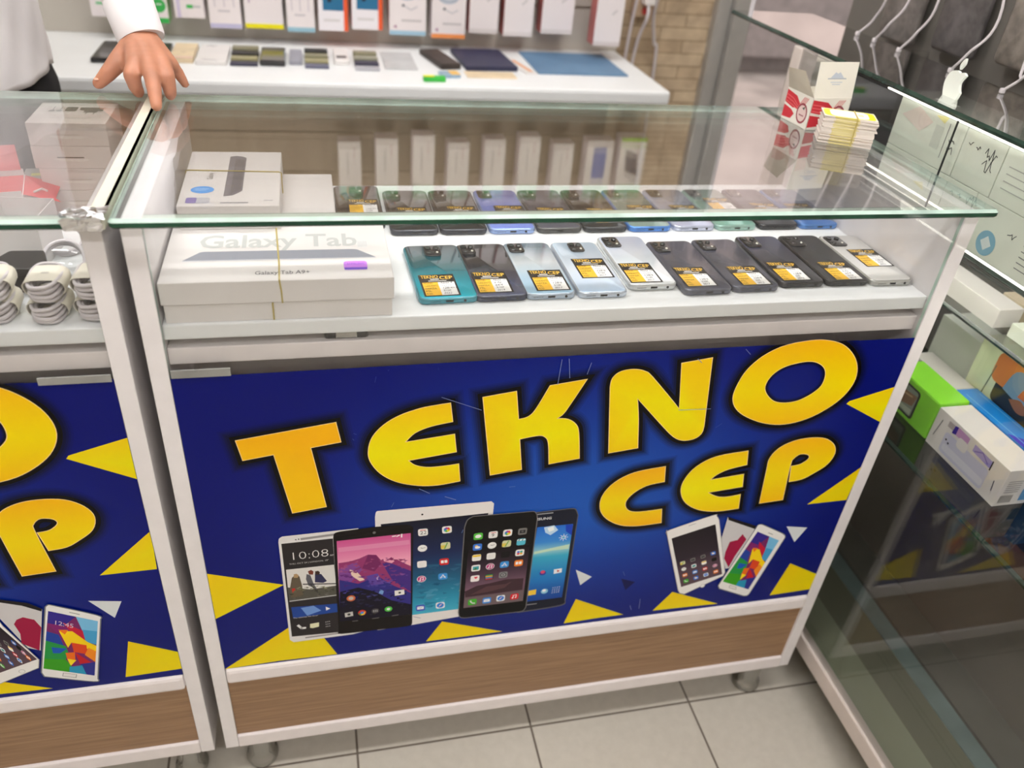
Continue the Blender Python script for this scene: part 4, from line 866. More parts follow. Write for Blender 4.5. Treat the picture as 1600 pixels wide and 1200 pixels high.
dup(a, (-.0480, .0510, ZSH + .0243), -.03, 'white coiled cable in a paper band beside the counter post, top of its stack')
def coil(name, label, x, y, z, R, turns, tilt, wrap=True):
    t = thing(name, label, 'cable', (x, y, z)); cb = MB()
    M = Matrix.Rotation(tilt, 4, 'X') @ Matrix.Rotation(.2, 4, 'Y')
    for k in range(turns):
        pts = [M @ Vector((R * (1 + .03 * math.sin(k * 2.1 + a)) * math.cos(a), R * 1.15 * math.sin(a), (k % 3) * .0034)) for a in [2 * PI * i / 30 for i in range(30)]]
        pts = [(p[0] * (1 - .05 * (k // 3)), p[1] * (1 - .05 * (k // 3)), p[2] + .006) for p in pts]; cb.tube(pts, .0018, 8, closed=True)
    obj('coiled_cable', cb, CABLE, t, smooth=True)
    if wrap:
        pg = MB().lathe([(R * .2, 0), (R * 1.1, .001), (R * 1.12, .012), (R * .7, .017), (R * .1, .018)], 22); pg.xf(Matrix.Translation((0, 0, .003)) @ M)
        obj('plastic_bag', pg, glass('clear_film', (.94, .95, .95), 1.3), t, smooth=True)
    return t
coil('usb_cable', 'loose white cable coil in clear film behind the cable stacks', -.0990, .142, ZSH + .0075, .022, 6, .55)
coil('usb_cable', 'second white cable coil further back beside the black adapter', -.113, .205, ZSH + .0065, .021, 4, .4, False)
ad = MB(); ad.prism([(-.024, -.022), (.010, -.028), (.026, -.006), (.022, .02), (-.014, .026), (-.027, .006)], 0, .03)
t = thing('power_adapter', 'black many-sided power adapter block behind the cable stacks', 'adapter', (-.136, .118, ZSH), .15)
obj('body', ad, pm('black_abs', (38, 36, 36), .45, var=.15), t, bevel=.003)
obj('plug_face', MB().box(-.014, .012, -.0285, -.026, .004, .02), pm('black_abs_face', (24, 23, 24), .35), t, rot=(0, 0, -.16), loc=(0, .0, 0), bevel=.0008)
t = thing('power_adapter', 'small black plug half hidden by the counter post', 'adapter', (-.052, .118, ZSH), .3)
obj('body', MB().box(-.016, .016, -.013, .013, 0, .026), pm('black_abs', (38, 36, 36)), t, bevel=.003)
# stack of charger cartons
for k in range(4):
    t = thing('charger_carton', ['white charger carton, bottom of the stack of four', 'white charger carton, second from the bottom of its stack', 'white charger carton with a torn slot, second from the top of its stack',
                                 'white charger carton on top of its stack with grey plugs drawn on the lid'][k], 'box', (-.1135 + .002 * math.sin(k * 2), .370, ZSH + .0296 * k), .012 * math.sin(k * 1.7), 'stacked white charger cartons')
    obj('carton', MB().box(-.047, .047, -.045, .045, 0, .0294), pm('matt_white_carton', (232, 222, 216), .6, var=.03), t, bevel=.001)
    p = Print(fr_xz(-.0452)); p.rect(-.018, .0138, .014, .0154, (60, 52, 50) if k == 2 else (206, 198, 190)); p.poly([(-.026, .013), (.022, .0125), (.014, .0095), (-.014, .010)], (244, 238, 230))
    obj('pull_tab', p.mb, INK, t)
    if k == 3:
        p = Print(fr_xy(.0296)); G = (70, 70, 72)
        for dx in (-.028, -.019):
            p.poly([(dx - .003, .004), (dx + .004, .004), (dx + .004, .009), (dx + .0018, .011), (dx + .0018, .026), (dx + .0006, .026), (dx + .0006, .011), (dx - .003, .009)], G)
        p.poly(rrect(.014, .02, .003, 3, -.005, .015), G)
        p.poly([(.005, .024), (.034, .024), (.034, .008), (.028, .008), (.028, .001), (.012, .001), (.012, .008), (.005, .013)], G); p.rect(.015, -.006, .0163, .001, G); p.rect(.0245, -.006, .0258, .001, G)
        p.text('Travel Adapter', -.012, .033, .0034, (90, 90, 92), fixed=.022); p.text('Power Adapter  25W', -.024, -.026, .004, (80, 80, 82), fixed=.05)
        obj('lid_print', p.mb, INK, t)
# opened red carton and small white open carton
RED = pm('red_card', (214, 54, 62), .5, var=.06)
t = thing('opened_carton', 'opened white carton with red inner flaps beside the charger stack', 'box', (-.208, .285, ZSH), .2)
mb = MB().box(-.038, .038, -.036, -.035, 0, .055).box(-.038, .038, .035, .036, 0, .058).box(-.039, -.038, -.036, .036, 0, .055).box(.038, .039, -.036, .036, 0, .05).box(-.038, .038, -.035, .035, 0, .002)
obj('carton', mb, CARD, t)
fl = MB().add([(.0385, -.034, .05), (.0385, .034, .05), (.078, .03, .036), (.07, .0, .028), (.078, -.028, .034)], [(0, 1, 2, 3, 4)]).add([(-.036, .0345, .057), (.036, .0345, .057), (.034, .05, .085), (-.034, .05, .085)], [(0, 1, 2, 3)]).add([(-.036, -.034, .002), (.036, -.034, .002), (.037, .034, .05), (-.037, .034, .05)], [(0, 1, 2, 3)])
obj('red_flap', fl, RED, t)
obj('white_clip', MB().tube([(.05, -.02, .047), (.058, -.006, .045), (.064, -.012, .044)], .0015, 6), CARD, t)
t = thing('opened_carton', 'small open white carton in front of the red-flapped one', 'box', (-.152, .192, ZSH), -.1)
mb = MB().box(-.03, .03, -.032, -.031, 0, .06).box(-.03, .03, .031, .032, 0, .06).box(-.031, -.03, -.032, .032, 0, .06).box(.03, .031, -.032, .032, 0, .06).box(-.03, .03, -.031, .031, 0, .012)
obj('carton', mb, CARD, t)
for i, (x, y, w, d, h, lb, m) in enumerate([(-.245, .16, .05, .05, .04, 'low white carton left of the small open carton', CARD), (-.172, .383, .05, .05, .03, 'pale grey carton behind the red-flapped one', GREY), (-.20, .12, .045, .04, .034, 'small white carton behind the cable stacks', CARD)]):
    t = thing('accessory_carton', lb, 'box', (x, y, ZSH), .1 * i); obj('carton', MB().box(-w / 2, w / 2, -d / 2, d / 2, 0, h), m, t, bevel=.001)
    p = Print(fr_xy(h + .0002)); p.rect(-w * .3, -d * .1, w * .3, d * .1, (200, 196, 60) if i == 1 else (190, 188, 186)); obj('lid_print', p.mb, INK, t)
# ================================================================ things on the main counter's glass top
t = thing('tissue_box', 'open red and white tissue box on the back right corner of the glass top', 'box', (.9450, .3290, ZG1), 0.11)
PW_ = pm('ivory_card', (238, 234, 222), .55, var=.02)
bw, bd, bh = .069, .064, .047
mb = MB().box(-bw / 2, bw / 2, -bd / 2, -bd / 2 + .001, 0, bh).box(-bw / 2, bw / 2, bd / 2 - .001, bd / 2, 0, bh).box(-bw / 2, -bw / 2 + .001, -bd / 2, bd / 2, 0, bh).box(bw / 2 - .001, bw / 2, -bd / 2, bd / 2, 0, bh).box(-bw / 2, bw / 2, -bd / 2, bd / 2, 0, .001)
obj('carton', mb, PW_, t)
def swirl(fr, w, h):
    p = Print(fr); R1 = (206, 44, 58)
    p.poly([(-w / 2, h * .94), (-w * .1, h * .86), (w * .12, h * .62), (w * .22, h * .42), (-w * .05, h * .5), (-w * .16, h * .46), (-w / 2, h * .55)], R1); p.poly([(-w / 2, h * .46), (-w * .2, h * .4), (-w * .06, h * .3), (-w * .16, h * .12), (-w / 2, h * .08)], R1)
    for k in range(3): p.line([(-w / 2, h * (.8 - .1 * k)), (-w * .2, h * (.74 - .1 * k)), (0, h * (.6 - .06 * k))], .0012, (232, 110, 112))
    for k in range(4): p.line([(w * (.0 + .05 * k), h * .5), (w * (.2 + .05 * k), h * .92)], .0012, (222, 120, 122))
    for r in (.2, .16): p.poly([(w * .22 + w * r * math.cos(a * PI / 9), h * .42 + w * r * 1.2 * math.sin(a * PI / 9)) for a in range(18)], (150, 60, 70) if r == .2 else (226, 200, 194))
    p.poly([(w * .2, h * .58), (w * .3, h * .66), (w * .28, h * .54)], (70, 84, 66)); p.line([(w * .14, h * .36), (w * .3, h * .36)], .002, (170, 110, 112))
    return p.mb
obj('front_print', swirl(fr_xz(-bd / 2 - .0002), bw * .98, bh), INK, t)
obj('side_print', swirl(fr_plane((-bw / 2 - .0002, 0, 0), (0, -1, 0), (0, 0, 1), (-1, 0, 0)), bd * .98, bh), INK, t)
fl = MB().box(-bw / 2, bw / 2, -.0006, .0006, 0, .05)
f = obj('raised_flap', fl, PW_, t, (0, -bd / 2 + .0015, bh), rot=(-.12, 0, 0))
p = Print(fr_xz(-.0008)); GR = (196, 204, 214)
p.poly([(-.012, .028), (.012, .028), (.004, .036), (.0, .034), (-.004, .036)], GR); p.line([(-.016, .027), (.016, .027)], .0014, (170, 178, 190)); p.line([(-.01, .022), (.01, .022)], .0012, GR); p.line([(-.007, .019), (.007, .019)], .0012, GR)
obj('flap_print', p.mb, INK, f)
obj('side_flap', MB().add([(-bw / 2, -bd / 2, bh), (-bw / 2, bd / 2, bh), (-bw / 2 - .012, bd / 2 - .004, bh + .03), (-bw / 2 - .012, -bd / 2 + .02, bh + .034)], [(0, 1, 2, 3)]), pm('flap_inside', (206, 196, 178), .6), t)
# rubber-banded stack of cards
yel = ink('card_print', .4); CW, CD = .0745, .042
def card_prints(topc):
    p = Print(fr_xy(0)); return p
N = 26
for k in range(N):
    rn = random.Random(k); mid = k < N - 1
    lb = 'pale business card in the rubber-banded stack beside the tissue box' if mid else 'top card of the rubber-banded stack, glossy with yellow ends'
    o = MB().box(-CW / 2, CW / 2, -CD / 2, CD / 2, 0, .00142)
    if k == 0 or k == N - 1 or k == 1:
        t = thing('business_card', lb, 'card', (0, 0, 0), group='cards in the rubber-banded stack')
        obj('card', o, pm('card_stock', (228, 218, 208), .5, var=.03), t, bevel=0)
        pe = Print(fr_xz(-CD / 2 - .0001)); pe.rect(-CW * .3, 0.0001, CW * .16, .00132, (226, 212, 140) if mid else (236, 220, 60)); obj('edge_tint', pe.mb, yel, t)
        if not mid:
            pt = Print(fr_xy(.00146)); pt.poly(rrect(CW * .96, CD * .92, .008, 4), (246, 240, 30)); pt.poly(rrect(CW * .72, CD * .8, .008, 4), (250, 240, 244)); pt.rect(.012, -.006, .02, .006, (226, 220, 170)); obj('face_print', pt.mb, yel, t)
        proto = t
    else: t = dup(proto, (0, 0, 0), 0, lb)
    t.location = (.9455 + rn.uniform(-.0018, .0018), .2415 + rn.uniform(-.0015, .0015), ZG1 + .0015 * k); t.rotation_euler = (0, 0, -.44 + rn.uniform(-.03, .03))
zt = ZG1 + .0015 * N
def cpt(u, v, z): return (.9455 + u * math.cos(-.44) - v * math.sin(-.44), .2415 + u * math.sin(-.44) + v * math.cos(-.44), z)
bp = [cpt(.008, -.0235, ZG1 + .002), cpt(.008, -.0235, zt - .001), cpt(.008, -.021, zt + .0008), cpt(.008, .021, zt + .0008), cpt(.008, .0235, zt - .001), cpt(.008, .0235, ZG1 + .002)]
tag(obj('rubber_band', MB().tube(bp, .0009, 6), BAND), 'tan rubber band around the stack of cards', 'rubber band')

# ================================================================ right-hand glass showcase
XF = 1.045
c = thing('glass_showcase', 'tall glass-fronted showcase at the right with shelves of cartons', 'display cabinet', (0, 0, 0))
POSTW = pm('white_painted_frame', (222, 210, 202), .4, var=.03)
obj('base_frame', MB().box(XF - .008, XF + .012, -.40, .56, .088, .124), POSTW, c, bevel=.003)
for y in (-.43, .56): obj('corner_post', MB().box(XF - .005, XF + .03, y, y + .03, .0, 1.06), POSTW, c, bevel=.003)
INGR = pm('showcase_inner_board', (150, 158, 132), .45, var=.06, scale=4)
obj('floor_panel', MB().box(XF + .013, 1.126, -.43, .57, .1, .118), INGR, c)
obj('floor_board', MB().box(1.126, 1.20, -.43, .57, .1, .1165), pm('showcase_floor_board', (108, 112, 92), .45, var=.05, scale=4), c)
obj('floor_glass', MB().box(1.20, 1.236, -.43, .57, .1, .1185), pm('teal_floor_glass', (116, 138, 138), .15, var=.08), c)
obj('floor_tray', MB().box(1.242, 1.315, -.43, .57, .1, .1185), pm('showcase_floor_tray', (100, 100, 92), .45, var=.05), c)
obj('back_panel', MB().box(1.315, 1.335, -.5, .86, .0, 2.3), pm('showcase_back_dark', (112, 108, 102), .5, var=.08, scale=5), c)
obj('led_strip', MB().box(XF + .008, XF + .0105, -.39, .32, 1.0555, 1.0580), emit('led_strip_light', (255, 250, 240), 3.0), c)
obj('shelf_fill_light', MB().box(1.085, 1.10, -.39, .31, .8915, .8965), emit('shelf_fill_emission', (255, 250, 240), 14.0), c)  # added glowing bar, out of sight under the cartons, brightens the shelves below
obj('end_panel', MB().box(XF + .03, 1.315, .578, .584, .118, 1.06), GLASS, c)
obj('inner_partition', MB().box(1.10, 1.315, .50, .506, .586, 1.05), pm('showcase_end_dark', (58, 55, 56), .4, var=.2), c)
obj('front_glass', MB().box(XF - .002, XF + .003, -.40, .56, .124, 1.058), GLASS, c)
glass_slab(c, 'top_glass', XF - .004, 1.23, -.43, .86, 1.062, 1.07, .004, dark_all=True)
glass_slab(c, 'carton_shelf', XF + .012, 1.30, -.40, .32, .898, .905, .003, dark_all=True)
glass_slab(c, 'middle_shelf', 1.152, 1.31, -.40, .49, .765, .773, .003, dark_all=True)
glass_slab(c, 'lower_shelf', XF + .008, 1.31, -.40, .49, .577, .586, .003, GLASS_DARK, dark_all=True)
obj('white_strip', MB().box(1.05, 1.056, .795, .801, 1.07, 1.45), pm('white_strip_finish', (226, 222, 226), .4), c)  # thin white upright strip above the showcase top
obj('glass_joint', MB().box(XF - .0035, XF - .002, .1415, .1440, .124, 1.06), pm('dark_joint', (30, 34, 32), .4), c)
# small white cartons lying in two layers on the upper shelf
MINTC = pm('pale_mint_carton', (226, 232, 218), .45, var=.02)
def shelf_carton(label, y0, y1, z0, z1, prints, x0=1.066, d=.085, m=None, cat='box', name='phone_carton', group='white cartons on the upper showcase shelf'):
    t = thing(name, label, cat, (x0, (y0 + y1) / 2, z0), 0, group); w = y1 - y0; h = z1 - z0
    obj('carton', MB().box(0, d, -w / 2, w / 2, 0, h), m or MINTC, t, bevel=.001)
    p = Print(fr_plane((-.0003, 0, 0), (0, -1, 0), (0, 0, 1), (-1, 0, 0)))
    prints(p, w, h); 
    if p.mb.f: obj('front_print', p.mb, INK, t)
    return t
def scrib(p, x, y, s, col=(70, 76, 78), n=5):
    r = random.Random(int(x * 9999) + n); pts = [(x, y)]
    for k in range(n): pts.append((x + s * (k + 1) / n, y + r.uniform(-.4, .4) * s))
    p.line(pts, .0012, col)
def pr_a(p, w, h):
    p.poly([(-w * .42, h * .6), (-w * .2, h * .86), (w * .05, h * .7), (-w * .1, h * .45)], (228, 216, 206)); p.line([(w * .28, h * .2), (w * .28, h * .8)], .0012, (90, 96, 94)); p.poly([(w * .06, h * .84), (w * .24, h * .9), (w * .2, h * .76)], (230, 224, 150)); p.rect(w * .1, h * .3, w * .22, h * .7, (206, 212, 200))
    scrib(p, w * .33, h * .55, .012); scrib(p, w * .34, h * .4, .012, n=7)
def pr_b(p, w, h):
    scrib(p, -w * .36, h * .66, .008, n=4); scrib(p, -w * .16, h * .64, .008, n=4); scrib(p, w * .08, h * .62, .022, n=8); scrib(p, w * .1, h * .44, .02, n=7)
def pr_c(p, w, h):
    r = .014; cx, cy = w * .18, h * .62
    p.poly([(cx + r * math.cos(a * PI / 12), cy + r * math.sin(a * PI / 12)) for a in range(24)], (90, 120, 176)); p.poly([(cx + r * .74 * math.cos(a * PI / 12), cy + r * .74 * math.sin(a * PI / 12)) for a in range(24)], (214, 224, 226))
    for k in range(4): p.line([(-w * .4, h * (.6 - .12 * k)), (-w * .02, h * (.6 - .12 * k))], .0014, (176, 180, 172))
def pr_d(p, w, h):
    cx, cy = -w * .18, h * .3; r = .017
    p.poly([(cx + r * math.cos(a * PI / 12), cy + r * math.sin(a * PI / 12)) for a in range(24)], (126, 180, 204)); p.poly([(cx + r * .6, cy), (cx, cy + r * .6), (cx - r * .6, cy), (cx, cy - r * .6)], (222, 232, 232))
    scrib(p, w * .02, h * .62, .014, n=6)
    for k in range(5): p.line([(w * .24, h * (.6 - .1 * k)), (w * .46, h * (.6 - .1 * k))], .0013, (120, 126, 124))
def pr_e(p, w, h):
    for k in range(4): p.line([(-w * .2, h * (.6 - .1 * k)), (w * .3, h * (.6 - .1 * k))], .0012, (170, 176, 172))
Z0 = .9052
shelf_carton('pale carton with faint pink print, top layer, far end of the upper showcase shelf', .147, .297, Z0 + .076, Z0 + .155, pr_a)
shelf_carton('pale carton with handwritten notes, top layer, middle of the upper showcase shelf', .0675, .1455, Z0 + .076, Z0 + .155, pr_b)
shelf_carton('pale carton with a round blue stamp, top layer of the upper showcase shelf', -.062, .066, Z0 + .076, Z0 + .155, pr_c)
shelf_carton('blank pale carton, top layer, near end of the upper showcase shelf', -.2, -.0635, Z0 + .076, Z0 + .155, pr_e)
shelf_carton('pale carton with light blue round logo and small text, bottom layer', -.056, .084, Z0, Z0 + .0755, pr_d)
shelf_carton('pale carton in the bottom layer at the far end of the upper showcase shelf', .0855, .297, Z0, Z0 + .0755, pr_e)
shelf_carton('pale carton in the bottom layer at the near end of the upper showcase shelf', -.2, -.0575, Z0, Z0 + .0755, pr_e)
# white apple-shaped emblem standing behind the cartons
AP = P('0,0 -9,3s -15,12s -19,27s -14,41s -2,46s 4,44 12,46s 18,43 13,36s 12,30s 15,23s 18,20 15,10s 8,2s')
t = thing('apple_emblem', 'white bitten-apple emblem standing on edge above the pale cartons', 'emblem', (1.0852, .224, Z0 + .1552))
M = Matrix.Translation((0, 0, 0)) @ Matrix.Rotation(-PI / 2, 4, 'Z') @ Matrix.Rotation(PI / 2, 4, 'X')
PORC = pm('white_acrylic', (236, 240, 232), .3, var=.01)
obj('apple', MB().prism([(x, y) for x, y in AP], -.002, .002).xf(M), PORC, t)
obj('leaf', MB().prism(P('2,48 0,54s 3,61s 6,64 7,56s'), -.002, .002).xf(M), PORC, t)
obj('stand', MB().box(-.006, .006, -.02, .02, -.0, .002), PORC, t)
# middle shelf
t = thing('phone_carton', 'long plain white carton on the middle showcase shelf', 'box', (1.197, .142, .773), 0); obj('carton', MB().box(-.022, .022, -.075, .075, 0, .031), [CARD], t, bevel=.001)
t = thing('phone_carton', 'second plain carton on the middle showcase shelf, nearer the camera', 'box', (1.212, -.03, .773), 0); obj('carton', MB().box(-.03, .03, -.075, .075, 0, .022), [MINTC], t, bevel=.001)
t = thing('phone_carton', 'sandy coloured carton behind the long white one on the middle shelf', 'box', (1.266, .06, .773), 0); obj('carton', MB().box(-.03, .03, -.07, .07, 0, .026), pm('sand_carton', (206, 190, 164), .5), t, bevel=.001)
# lower shelf
ZL = .5862
def face_L(x): return fr_plane((x, 0, 0), (0, -1, 0), (0, 0, 1), (-1, 0, 0))
t = thing('phone_carton', 'white phone carton with a lilac phone on its side, on the dark lower shelf', 'box', (1.142, -.041, ZL), 0)
obj('carton', MB().box(-.028, .028, -.077, .077, 0, .0665), CARD, t, bevel=.001)
p = Print(face_L(-.0283))
p.poly(rrect(.096, .036, .006, 4, .0, .024), (206, 206, 226)); p.poly(rrect(.09, .012, .004, 3, .001, .017), (222, 222, 234)); p.poly([(-.042 + .002 * math.cos(a), .03 + .002 * math.sin(a)) for a in range(6)], (24, 22, 30)); p.poly([(-.036 + .002 * math.cos(a), .027 + .002 * math.sin(a)) for a in range(6)], (24, 22, 30))
p.rect(-.05, .05, -.038, .06, (176, 166, 164)); p.poly([(-.038, .046), (-.03, .048), (-.03, .062), (-.037, .06)], (70, 50, 160)); p.poly([(-.03, .048), (-.004, .048), (-.004, .061), (-.03, .062)], (196, 150, 196)); p.poly([(.008, .048), (.046, .046), (.046, .058), (.008, .06)], (160, 150, 214)); p.line([(.012, .05), (.026, .058), (.04, .049)], .002, (112, 96, 190)); p.line([(.047, .044), (.047, .059)], .002, (30, 30, 34))
p.poly(rrect(.022, .018, .006, 3, -.012, .042), (232, 228, 226)); p.line([(-.068, .02), (-.062, .052)], .0016, (110, 108, 116)); p.line([(.064, .02), (.062, .036)], .0016, (110, 108, 116))
obj('side_print', p.mb, INK, t)
p = Print(fr_xz(-.0773)); 
for k in range(9): p.rect(-.022 + .0025 * k, .006, -.0206 + .0025 * k, .02, (120, 118, 118))
for k in range(6): p.line([(-.02, .026 + .004 * k), (.004, .026 + .004 * k)], .0012, (150, 148, 148))
p.rect(.012, .008, .026, .03, (90, 150, 196)); obj('end_print', p.mb, INK, t)
t = thing('phone_carton', 'bright lime green phone carton next to the counter post', 'box', (1.142, .0985, ZL), 0)
LIME = pm('lime_card', (146, 236, 50), .45, var=.04)
obj('carton', MB().box(-.028, .028, -.06, .06, 0, .0705), LIME, t, bevel=.004)
p = Print(face_L(-.0283)); p.poly(rrect(.05, .052, .006, 4, -.006, .034), (30, 34, 34)); p.poly(rrect(.043, .045, .004, 4, -.007, .034), (150, 160, 150)); p.poly([(-.028, .02), (.01, .03), (.014, .05), (-.02, .046)], (150, 110, 84)); p.poly([(-.028, .014), (.012, .014), (.012, .024), (-.028, .02)], (196, 206, 190)); p.line([(-.022, .04), (.004, .044)], .003, (206, 170, 130)); obj('side_print', p.mb, INK, t)
t = thing('phone_carton', 'blue and violet phone carton behind the white lilac-phone carton', 'box', (1.1915, -.03, ZL), 0)
p = Print(fr_xy(.0683)); p.rect(-.019, -.1, .019, -.01, (44, 44, 196)); p.poly([(-.019, -.01), (.019, -.01), (.019, -.05)], (24, 140, 226)); p.line([(-.012, .09), (-.01, -.09)], .0016, (120, 190, 236)); p.line([(.012, .09), (.014, -.09)], .0012, (120, 190, 236)); obj('lid_print', p.mb, INK, t)
obj('carton', MB().box(-.0195, .0195, -.105, .105, 0, .068), pm('azure_card', (20, 140, 228), .4), t, bevel=.001)
t = thing('phone_carton', 'tall phone carton with an orange and blue abstract picture', 'box', (1.2385, -.045, ZL), 0)
obj('carton', MB().box(-.026, .026, -.15, .15, 0, .15), pm('pale_lime_carton', (222, 228, 190), .45), t, bevel=.001)
p = Print(face_L(-.0263)); p.poly(rrect(.23, .05, .01, 4, .02, .092), (36, 40, 38)); p.poly(rrect(.23, .05, .012, 4, .005, .122), (206, 122, 64)); p.poly(P('-80,96 -70,132s -40,138s -20,110s -40,92s'), (110, 140, 172)); p.poly(P('-50,100 -40,124s -16,128s -6,104s'), (190, 96, 50)); p.poly(P('10,90 20,118s 50,134s 70,120s 40,90s'), (130, 120, 170)); p.poly(P('40,120 60,140s 100,136s 100,100s 70,108s'), (222, 160, 100)); p.poly(P('-62,88 -40,98s -24,84s -40,78s'), (150, 96, 60)); p.line([(-.112, .06), (-.107, .12)], .002, (110, 116, 90))
p.text('A', .02, .075, .026, (240, 236, 230), bold=.03); obj('side_print', p.mb, INK, t)
t = thing('phone_carton', 'white carton between the lime green one and the tall picture carton', 'box', (1.199, .1335, ZL), 0); obj('carton', MB().box(-.026, .012, -.055, .055, 0, .066), CARD, t, bevel=.001)
t = thing('phone_carton', 'pale green carton leaning at the back of the lower showcase shelf', 'box', (1.275, .172, ZL), 0); obj('carton', MB().box(-.03, .03, -.06, .06, 0, .115), MINTC, t, bevel=.001)
# dark goods at the far end of the showcase and hanging on its back board
for i, (x, y, z, w, d, h, col, lb) in enumerate([(1.22, .38, .773, .12, .16, .1, (40, 39, 41), 'black boxed gadget at the far end of the middle shelf'), (1.262, .665, .0, .09, .13, .9, (52, 50, 54), 'tall charcoal box standing behind the far end of the showcase'), (1.235, .38, .8735, .1, .14, .025, (92, 90, 100), 'grey pouch on top of the black boxed gadget'),
        (1.165, .70, .0, .07, .08, 1.02, (196, 190, 176), 'tall narrow cream carton standing at the far end of the showcase'), (1.22, .38, .586, .1, .16, .1, (58, 56, 60), 'charcoal box on the lower shelf behind the counter')]):
    t = thing('accessory_box', lb, 'box', (x, y, z)); obj('box', MB().box(-w / 2, w / 2, -d / 2, d / 2, 0, h), pm('accessory_%d' % i, col, .35, var=.15), t, bevel=.004)
    p = Print(face_L(-w / 2 - .0004)); p.rect(-d * .3, h * .3, d * .1, h * .55, (150, 140, 40) if i == 0 else mix(col, (120, 120, 126), .4)); obj('front_print', p.mb, INK, t)
cols = [(118, 112, 108), (96, 92, 92), (132, 124, 116), (34, 66, 92), (110, 104, 100), (168, 158, 30), (104, 98, 96), (88, 84, 84), (52, 50, 96), (100, 96, 92), (120, 112, 104), (84, 80, 80)]
for i in range(12):
    r = i // 6; k = i % 6; y = .66 - .16 * k + (.05 if r else 0); z = 1.135 + .2 * r + .012 * ((i * 7) % 3)
    t = thing('accessory_pouch', '%s accessory pouch hanging on the showcase back board, %s row, %s from the window' % (['grey', 'charcoal', 'taupe', 'petrol blue', 'warm grey', 'yellow', 'mid grey', 'dark grey', 'indigo', 'ash grey', 'beige grey', 'smoky grey'][i], 'upper' if r else 'lower', ['first', 'second', 'third', 'fourth', 'fifth', 'sixth'][k]), 'pouch', (1.30, y, z), group='accessory pouches on the showcase back board')
    obj('pouch', MB().slab(.11, .15, .012, .012, .004).xf(Matrix.Rotation(PI / 2, 4, 'X') @ Matrix.Rotation(PI / 2, 4, 'Y') if False else Matrix(((0, 0, -1, 0), (1, 0, 0, 0), (0, 1, 0, .0), (0, 0, 0, 1)))), pm('pouch_%d' % i, cols[i], .3, var=.25, scale=40), t, smooth=True)
    obj('hook', MB().tube([(.012, 0, .085), (-.03, 0, .083), (-.034, 0, .09)], .0015, 6), CHROME, t)
for i, (y, z1, dx) in enumerate([(.63, 1.5, .0), (.575, 1.5, .006), (.50, 1.5, .004), (.36, 1.5, .008), (.24, 1.3, .0)]):
    x = 1.205
    pts = [(x, y, z1), (x - .004, y - .005, z1 - .2), (x + dx, y - .03, 1.16), (x - dx, y - .012, 1.105), (x - .008, y + .012, 1.0745)]
    sm = []
    for p0, p1, p2, p3 in zip([pts[0]] + pts[:-2], pts[:-1], pts[1:], pts[2:] + [pts[-1]]):
        for s in range(7):
            k = s / 7; sm.append(tuple(.5 * (2 * p1[d] + (p2[d] - p0[d]) * k + (2 * p0[d] - 5 * p1[d] + 4 * p2[d] - p3[d]) * k * k + (3 * p1[d] - p0[d] - 3 * p2[d] + p3[d]) * k ** 3) for d in range(3)))
    sm.append(pts[-1])
    t = thing('hanging_cable', 'pale cable hanging over the showcase top, %s from the window' % ['first', 'second', 'third', 'fourth', 'fifth'][i], 'cable', group='pale cables hanging over the showcase')
    obj('cord', MB().tube(sm, .0021, 8), CABLE, t, smooth=True)
    obj('plug', MB().box(x - .012, x - .004, y + .009, y + .015, 1.0702, 1.078), CABLE, t, bevel=.002)

# ================================================================ back counter with its clutter, and the hanging goods
ZT = .832
bc = thing('back_counter', 'white worktop behind the seller along the back wall', 'counter', (0, 0, 0))
obj('worktop', MB().box(-1.6, 1.065, 1.13, 1.5785, ZT - .034, ZT), SHELFW, bc, bevel=.008)
obj('cabinet_front', MB().box(-1.58, 1.03, 1.22, 1.5785, .09, ZT - .0342), pm('oak_laminate_pale', (206, 188, 160), .5, c2=(186, 166, 138), scale=5, stretch=(5, 2, .8)), bc)
obj('plinth', MB().box(-1.58, 1.03, 1.26, 1.5785, 0, .09), DARK, bc)
sp = thing('slat_panel', 'grey slatted display panel on the wall above the back counter', 'panel', (0, 0, 0))
mb = MB()
for k in range(3): mb.box(-1.6, 1.062, 1.556, 1.5795, ZT + .0005 + .116 * k, ZT + .0005 + .116 * k + .108)
mb.box(-1.6, 1.062, 1.568, 1.5795, ZT + .0005, ZT + .35)
obj('slats', mb, pm('slat_grey', (200, 194, 183), .5, var=.05, scale=3), sp)
mb = MB()
for k in range(3, 14): mb.box(-1.6, 1.062, 1.556, 1.5795, ZT + .0005 + .116 * k, ZT + .0005 + .116 * k + .108)
mb.box(-1.6, 1.062, 1.568, 1.5795, ZT + .3505, ZT + 1.62)
obj('upper_slats', mb, pm('slat_brown', (134, 116, 94), .5, var=.06, scale=3), sp)
def tops(name, label, cat, x0, x1, y0, y1, h, m, print_=None, rot=0.0, group=None, bev=.002, part='body', z=ZT):
    t = thing(name, label, cat, ((x0 + x1) / 2, (y0 + y1) / 2, z), rot, group); w, d = x1 - x0, y1 - y0
    obj(part, MB().box(-w / 2, w / 2, -d / 2, d / 2, 0, h), m, t, bevel=bev)
    if print_:
        p = Print(fr_xy(h + .0002)); print_(p, w, d); obj('print', p.mb, INK, t)
    return t
BLK = pm('gloss_black_case', (28, 27, 29), .2, var=.2, coat=.4)
tops('phone_case', 'black phone case lying behind the hand on the back counter', 'phone case', -.285, -.128, 1.252, 1.425, .012, BLK, lambda p, w, d: (p.rect(w * .36, -d * .2, w * .5, -d * .1, (190, 176, 130)), p.poly([(-w * .4 + .006 * math.cos(a), d * .36 + .006 * math.sin(a)) for a in range(6)], (80, 80, 84))), bev=.006)
